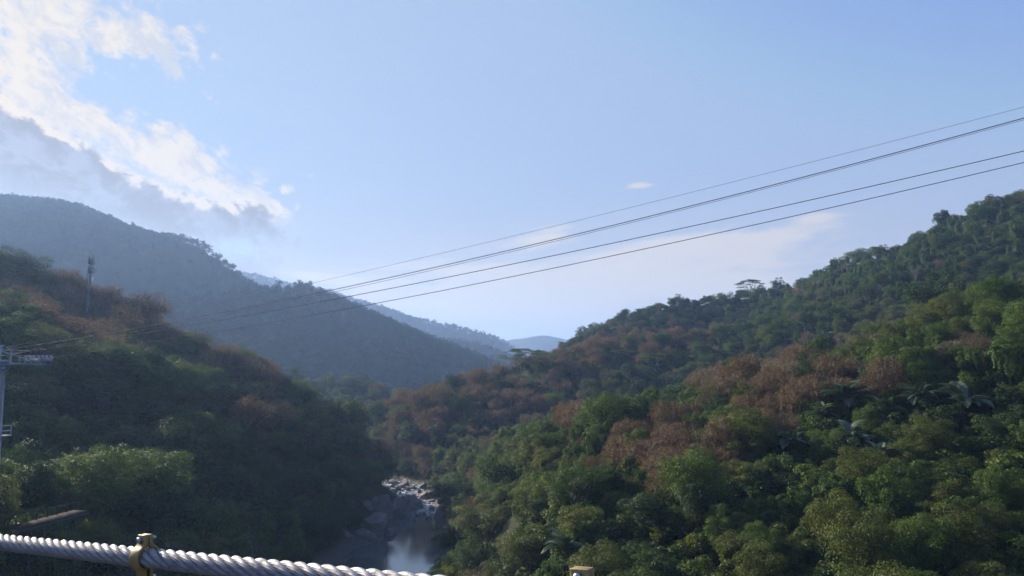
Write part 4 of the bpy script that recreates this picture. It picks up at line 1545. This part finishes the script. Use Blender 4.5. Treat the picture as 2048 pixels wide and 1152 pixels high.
# ------------------------------------------------------------------ ropeway over the valley
def ropeway():
    wires = [  # left point px,py,depth ; right point ; a middle point py at px ; radius ; label
        ((-10, 699, 84.5), (2048, 214, 46), (1200, 430), 0.011, 'thinnest and uppermost dark cable crossing the sky'),
        ((14, 699, 84.5), (2048, 236, 47), (1050, 493), 0.030, 'thick dark cable second from the top, crossing the lone tree on the far ridge'),
        ((40, 703, 84.5), (2048, 239.5, 47.2), (1050, 497), 0.015, 'thin dark cable running just under the second one'),
        ((-6, 713, 81), (2048, 302, 50), (1050, 523), 0.028, 'dark cable second from the bottom of the ropeway'),
        ((66, 721, 88.5), (2048, 325, 56), (1050, 548), 0.030, 'lowest dark ropeway cable, ending at the tip of the tower arm')]
    for (a, b, mid, rad, lab) in wires:
        A, Bp = v3(*at(*a)), v3(*at(*b))
        # the cable hangs in one upright plane: find where that plane crosses the middle view ray
        ua, ub = px_dir(mid[0], mid[1])
        dx, dy = Bp[0] - A[0], Bp[1] - A[1]
        Y = (A[0] * dy - A[1] * dx) / (ua * dy - dx)
        t = (Y - A[1]) / dy
        zm = CAMZ + ub * Y
        lin = A[2] + t * (Bp[2] - A[2])
        c = (zm - lin) / (t * (t - 1))       # z = lin + c t (t-1)
        ts = np.linspace(0, 1.55, 140)
        pts = np.stack([A[0] + dx * ts, A[1] + dy * ts, A[2] + (Bp[2] - A[2]) * ts + c * ts * (ts - 1)], 1)
        B = Build()
        B.tube(pts, np.full(len(pts), rad), 6)
        tag(B.obj('ropeway_cable', M_WIRE, smooth=True), lab, 'cable', 'ropeway cables crossing the valley')
    # tower
    X, Y, Z = at(-3, 728, 84.5)
    g = float(ground_z(X, Y)[0])
    e = empty('ropeway_tower', (X, Y, g))
    H = Z - g
    tag(e, 'pale steel ropeway tower with a cross arm at the left edge of the photo', 'tower')
    d = v3(0.93, -0.36, 0)
    p = v3(0.36, 0.93, 0)
    up = v3(0, 0, 1)
    B = Build()
    n = 12
    zs = np.linspace(-2, H, n)
    B.tube([(0, 0, z) for z in zs], np.linspace(0.86, 0.62, n), 16)
    for z in (H * 0.35, H * 0.68):
        B.tube([(0, 0, z - 0.08), (0, 0, z + 0.08)], [0.93 - z / H * 0.24] * 2, 16)
    B.obj('pole', M_GALV, e, True)
    B = Build()
    h0 = v3(0, 0, H)
    B.bar(h0 - p * 5.0, h0 + p * 5.0, 0.42, 0.34)
    B.bar(h0 + up * 0.3 - p * 1.0, h0 + up * 0.3 + p * 1.0, 0.8, 0.3)
    for s in (-1, 1):
        B.bar(h0 + up * 1.5, h0 + p * 4.6 * s + up * 0.2, 0.12)
        B.bar(h0 + p * s * 1.4 + up * 0.1, h0 + p * s * 1.4 + up * 1.6, 0.12)
    B.bar(h0 - up * 0.1, h0 + up * 2.1, 0.35)
    B.bar(h0 - p * 2.2 + up * 1.55, h0 + p * 3.6 + up * 1.55, 0.13)
    B.bar(h0 + up * 2.0 - d * 0.7, h0 + up * 2.0 + d * 0.7, 0.16)
    B.obj('cross_arm', M_GALV, e)
    for s in (-1, 1):
        B = Build()
        q = h0 + p * 4.8 * s + up * 0.5
        B.bar(q - d * 2.1, q + d * 2.1, 0.14, 0.3)
        for k in range(6):
            c = q + d * (-1.8 + 0.72 * k) + up * 0.22
            B.tube([c - p * 0.09, c + p * 0.09], [0.22, 0.22], 12)
            B.tube([c - p * 0.13, c - p * 0.09, c + p * 0.09, c + p * 0.13], [0.27, 0.25, 0.25, 0.27], 12)
        B.obj('sheave_train', M_GALV, e)
        B = Build()
        f0 = h0 + p * 4.3 * s - up * 0.05
        B.box(f0 + p * 0.0, (2.3, 0.35, 0.03), (d, p, up))
        for o in (-1, 1):
            for k in range(5):
                c = f0 + d * (-2.2 + 1.1 * k) + p * 0.35 * o
                B.bar(c, c + up * 1.05, 0.05)
            for zz_ in (0.55, 1.05):
                B.bar(f0 + d * -2.3 + p * 0.35 * o + up * zz_, f0 + d * 2.3 + p * 0.35 * o + up * zz_, 0.05)
        B.obj('catwalk', M_GALV, e)
    B = Build()      # catwalk along the arm
    f0 = h0 + d * 0.55 - up * 0.1
    B.box(f0, (4.4, 0.3, 0.03), (p, d, up))
    for k in range(8):
        c = f0 + p * (-4.2 + 1.2 * k) + d * 0.3
        B.bar(c, c + up * 1.05, 0.045)
    for zz_ in (0.55, 1.05):
        B.bar(f0 - p * 4.3 + d * 0.3 + up * zz_, f0 + p * 4.3 + d * 0.3 + up * zz_, 0.045)
    B.obj('arm_walkway', M_GALV, e)
    B = Build()      # comms horn and lamp below the arm
    c = h0 + d * 1.0 - up * 0.55
    B.tube([c - d * 0.5, c - d * 0.2, c + d * 0.4], [0.06, 0.2, 0.22], 10)
    B.bar(c, h0 + d * 0.5, 0.08)
    B.obj('lamp', M_PANEL, e, True)
    B = Build()      # ladder up the right side
    off = d * 1.0
    for s in (-1, 1):
        B.bar(off * 1.25 + p * 0.25 * s, off * 0.72 + p * 0.25 * s + v3(0, 0, H), 0.06)
    k = 0.4
    while k < H:
        c = off * (1.25 - 0.53 * k / H) + v3(0, 0, k)
        B.bar(c - p * 0.25, c + p * 0.25, 0.04)
        k += 0.45
    B.obj('ladder', M_GALV, e)
    B = Build()      # lower service platform
    zp = float(at(0, 872, 84.5)[2]) - g
    c = v3(0.3, 0, zp)
    B.box(c, (1.1, 0.9, 0.05))
    for sx in (-1, 0, 1):
        for sy in (-1, 1):
            q = c + v3(1.05 * sx, 0.85 * sy, 0)
            B.bar(q, q + up * 1.1, 0.06)
    for zz_ in (0.55, 1.1):
        for sy in (-1, 1):
            B.bar(c + v3(-1.05, 0.85 * sy, zz_), c + v3(1.05, 0.85 * sy, zz_), 0.05)
        B.bar(c + v3(1.05, -0.85, zz_), c + v3(1.05, 0.85, zz_), 0.05)
    B.obj('service_platform', M_GALV, e)


ropeway()


# ------------------------------------------------------------------ antenna mast on the left hill
def mast():
    Yd = 262
    xb, yb, _ = at(171, 655, Yd)
    g = float(ground_z(xb, yb)[0])
    xt, yt, zt = at(183, 520, Yd)
    xs, ys, zs = at(185, 503, Yd)
    e = empty('antenna_mast', (xb, yb, g))
    tag(e, 'slim teal antenna mast with panel antennas on top, standing on the left hill', 'mast')
    top = v3(xt - xb, 0, zt - g)
    B = Build()
    u = np.linspace(0, 1, 10)
    B.tube([top * q for q in u], 0.50 - 0.26 * u, 14)
    B.obj('pole', M_TEAL, e, True)
    B = Build()
    B.tube([top, v3(xs - xb, 0, zs - g)], [0.12, 0.06], 6)
    B.obj('lightning_rod', M_TEAL, e, True)
    for lev, (pyc, r) in enumerate(((522, 1.0), (540, 0.95), (562, 0.85))):
        f = (at(178, pyc, Yd)[2] - g) / (zt - g)
        c = top * f
        B = Build()
        for zz_ in (-0.9, 0.9):
            ring = [c + v3(math.cos(a) * r * 0.8, math.sin(a) * r * 0.8, zz_) for a in np.linspace(0, 2 * math.pi, 13)]
            B.tube(ring, [0.06] * 13, 5)
            for a in (0.5, 2.6, 4.7):
                B.bar(c + v3(0, 0, zz_), c + v3(math.cos(a) * r * 0.8, math.sin(a) * r * 0.8, zz_), 0.09)
        if lev < 2:
            B.tube([c + v3(0, 0, -1.25), c + v3(0, 0, -1.15)], [r * 0.75] * 2, 12)
        B.obj('antenna_mount', M_TEAL, e)
        for a in ((0.3, 2.4, 4.5, 5.4) if lev < 2 else (0.6, 3.4)):
            B = Build()
            q = c + v3(math.cos(a) * r, math.sin(a) * r, 0.1)
            B.box(q, (0.12, 0.26, 1.25), (v3(math.cos(a), math.sin(a), 0), v3(-math.sin(a), math.cos(a), 0), v3(0, 0, 1)))
            B.bar(q - v3(math.cos(a), math.sin(a), 0) * 0.25 - v3(0, 0, 1.3), q - v3(math.cos(a), math.sin(a), 0) * 0.25 + v3(0, 0, 1.3), 0.07)
            B.obj('panel_antenna', M_PANEL if (a < 3) else M_TEAL, e)


mast()


# ------------------------------------------------------------------ wooden walkway on steel posts
def walkway():
    m, T, b = simple_mat('weathered planks')
    tc = T.node('ShaderNodeTexCoord')
    n = T.noise(tc.outputs['Object'], 2.2, 6, 0.7)
    T.l.new(T.mix(n, (0.028, 0.024, 0.021), (0.065, 0.056, 0.050)), b.inputs['Base Color'])
    b.inputs['Roughness'].default_value = 1.0
    b.inputs['Specular IOR Level'].default_value = 0.05
    A, Bp = v3(*at(34, 1060, 84)), v3(*at(176, 1023, 92))
    e = empty('wooden_walkway', tuple(A))
    tag(e, 'weathered timber walkway rising to the right on thin steel posts', 'walkway')
    d = Bp - A
    L = np.linalg.norm(d)
    d /= L
    side = np.cross(d, (0, 0, 1))
    side /= np.linalg.norm(side)
    nrm = np.cross(side, d)
    B = Build()
    k = 0.0
    while k < L:
        B.box(d * k + nrm * 0.04 - side * 0.9, (0.085, 1.25, 0.025), (d, side, nrm))
        k += 0.19
    B.obj('deck', m, e)
    B = Build()
    for o in (-2.0, 0.2):
        B.box(d * L / 2 - side * (0.9 - o * 0 + 0) + side * (o + 0.9) - nrm * 0.12, (L / 2, 0.06, 0.13), (d, side, nrm))
    B.obj('beam', M_WIRE, e)
    for px in (59, 86, 111, 133, 150):
        a, _ = px_dir(px, 1070)
        t = (a * A[1] - A[0]) / (d[0] - a * d[1])
        for o in (0.2,):
            B = Build()
            q = d * t + side * o
            gz = float(ground_z(A[0] + q[0], A[1] + q[1])[0]) - A[2]
            B.bar(q - nrm * 0.2, v3(q[0], q[1], min(gz - 0.4, q[2] - 1.6)), 0.075, 0.075, (0, 1, 0))
            if px == 59:
                B.bar(q - nrm * 0.25, v3(q[0] - 1.9, q[1], q[2] - 2.3), 0.09, 0.09, (0, 1, 0))
            B.obj('post', M_POST, e)
    B = Build()
    for k in np.linspace(0, L, 8):
        B.bar(d * k - side * 2.0, d * k - side * 2.0 + v3(0, 0, 0.95), 0.07)
    B.bar(-side * 2.0 + v3(0, 0, 0.95), d * L - side * 2.0 + v3(0, 0, 0.95), 0.07)
    B.obj('railing', m, e)


walkway()


# ------------------------------------------------------------------ the bridge's own steel rope and clamps
ROPE_D = 0.060
E0, E1 = v3(*at(0, 1084.5, 3.0)), v3(*at(870, 1176.5, 1.82))
AX = (E1 - E0)
AXL = float(np.linalg.norm(AX))
AX = AX / AXL
SIDE = np.cross(AX, (0, 0, 1))          # towards the camera side
SIDE /= np.linalg.norm(SIDE)
UPV = np.cross(SIDE, AX)
LAY = 0.318


def rope_len(px):
    """length along the rope at which it passes that column"""
    a, _ = px_dir(px, 1140)
    return (a * E0[1] - E0[0]) / (AX[0] - a * AX[1])


def build_rope():
    L0, L1 = -0.9, AXL + 1.2
    ns = int((L1 - L0) / 0.0042)
    s = np.linspace(L0, L1, ns)
    R0 = 0.0200                           # strand centre circle
    rs = 0.0103
    W, SUB = 10, 6                        # wires seen round a strand
    V, F = [], []
    nphi = W * SUB
    phi = np.linspace(0, 2 * np.pi, nphi, endpoint=False)
    off = 0
    tw = 2 * np.pi / LAY
    al = math.atan(2 * math.pi * R0 / LAY)
    for k in range(6):
        th = 2 * np.pi * k / 6 + tw * s
        er = np.cos(th)[:, None] * UPV + np.sin(th)[:, None] * SIDE
        et = -np.sin(th)[:, None] * UPV + np.cos(th)[:, None] * SIDE
        cen = E0 + s[:, None] * AX + er * R0
        tang = AX * math.cos(al) + et * math.sin(al)
        bi = np.cross(tang, er)
        # wires run nearly along the rope: turned back against the strand's own lean
        wphase = s * (math.tan(al) / rs) * 0.95
        w = phi[None, :] + wphase[:, None]
        lob = np.abs(np.sin(w * W / 2))
        rad = rs * (0.82 + 0.21 * lob ** 0.7)
        P = cen[:, None, :] + er[:, None, :] * (np.cos(phi)[None, :] * rad)[:, :, None] + bi[:, None, :] * (np.sin(phi)[None, :] * rad)[:, :, None]
        V.append(P.reshape(-1, 3))
        i = np.arange(ns - 1)[:, None]
        j = np.arange(nphi)[None, :]
        f = np.stack([i * nphi + j, (i + 1) * nphi + j, (i + 1) * nphi + (j + 1) % nphi, i * nphi + (j + 1) % nphi], -1).reshape(-1, 4)
        F.append(f + off)
        off += ns * nphi
    o = mesh_obj('bridge_cable', np.concatenate(V), np.concatenate(F), M_ROPE, smooth=True)
    tag(o, 'thick twisted bright steel wire rope sloping down across the lower left', 'cable')


build_rope()


def clamp(s0, label, with_rod=True):
    c0 = E0 + AX * s0
    hx = 0.0215                                   # half width along the rope
    e = empty('cable_clamp', tuple(c0))
    tag(e, label, 'clamp', 'gold clamps on the bridge cable')
    ri, ro = 0.0312, 0.0405
    for sg in (1, -1):                            # near and far half
        out_, in_ = [], []
        # outline from the top lug down round the rope to the lower lug, in (side, up)
        prof_o = [(0.0135, 0.071), (0.0135, 0.046)]
        a0 = math.radians(60)
        for a in np.linspace(a0, -a0, 11):
            prof_o.append((math.cos(a) * ro + 0.001, math.sin(a) * ro * 1.02))
        prof_o += [(0.0150, -0.048), (0.0150, -0.150)]
        prof_i = [(0.0016, 0.071), (0.0016, 0.040)]
        for a in np.linspace(math.radians(84), -math.radians(84), 11):
            prof_i.append((math.cos(a) * ri, math.sin(a) * ri))
        prof_i += [(0.0050, -0.040), (0.0050, -0.150)]
        B = Build()
        n = len(prof_o)

        def P3(q, h):
            return SIDE * q[0] * sg + UPV * q[1] + AX * h
        for k in range(n - 1):
            a, b, c, d = prof_o[k], prof_o[k + 1], prof_i[k + 1], prof_i[k]
            B.quads([P3(a, hx), P3(b, hx), P3(c, hx), P3(d, hx)], 0.5)
            B.quads([P3(a, -hx), P3(d, -hx), P3(c, -hx), P3(b, -hx)], 0.5)
            B.quads([P3(a, -hx), P3(b, -hx), P3(b, hx), P3(a, hx)], 0.5)
            B.quads([P3(d, hx), P3(c, hx), P3(c, -hx), P3(d, -hx)], 0.5)
        for k in (0, n - 1):
            B.quads([P3(prof_o[k], hx), P3(prof_i[k], hx), P3(prof_i[k], -hx), P3(prof_o[k], -hx)], 0.5)
        o = B.obj('clamp_half', M_GOLD, e)
        import bmesh
        bm = bmesh.new()
        bm.from_mesh(o.data)
        bmesh.ops.remove_doubles(bm, verts=bm.verts, dist=1e-5)
        bmesh.ops.recalc_face_normals(bm, faces=bm.faces)
        bm.to_mesh(o.data)
        bm.free()
        bv = o.modifiers.new('bevel', 'BEVEL')
        bv.width = 0.0022
        bv.segments = 3
        bv.limit_method = 'ANGLE'
        bv.angle_limit = R(40)
    for zc in (0.056, -0.062, -0.115):
        B = Build()
        c = UPV * zc
        q = SIDE
        B.tube([c - q * 0.034, c + q * 0.030], [0.0052] * 2, 12)
        B.tube([c + q * 0.0140, c + q * 0.0165], [0.0108] * 2, 16)
        B.tube([c + q * 0.0165, c + q * 0.0166, c + q * 0.0250, c + q * 0.0260], [0.001, 0.0092, 0.0092, 0.0055], 6)
        B.tube([c + q * 0.0260, c + q * 0.0262], [0.0055, 0.0005], 6)
        B.tube([c - q * 0.0165, c - q * 0.0140], [0.0108] * 2, 16)
        B.tube([c - q * 0.0255, c - q * 0.0254, c - q * 0.0165], [0.001, 0.0092, 0.0092], 6)
        B.tube([c - q * 0.034, c - q * 0.0342], [0.0052, 0.0003], 12)
        B.obj('bolt', M_BOLT, e)
    if with_rod:
        B = Build()
        c = c0 - UPV * 0.05
        B.bar(c, c - v3(0, 0, 0.9), 0.020, 0.009, tuple(SIDE))
        tag(B.obj('hanger_strap', M_BOLT), 'grey steel strap hanging down between the jaws of the gold clamp', 'hanger')


clamp(rope_len(289), 'gold painted clamp bolted round the thick steel rope, lower left')
clamp(rope_len(1168), 'top of a second gold clamp just showing at the bottom edge', False)

build_haze()
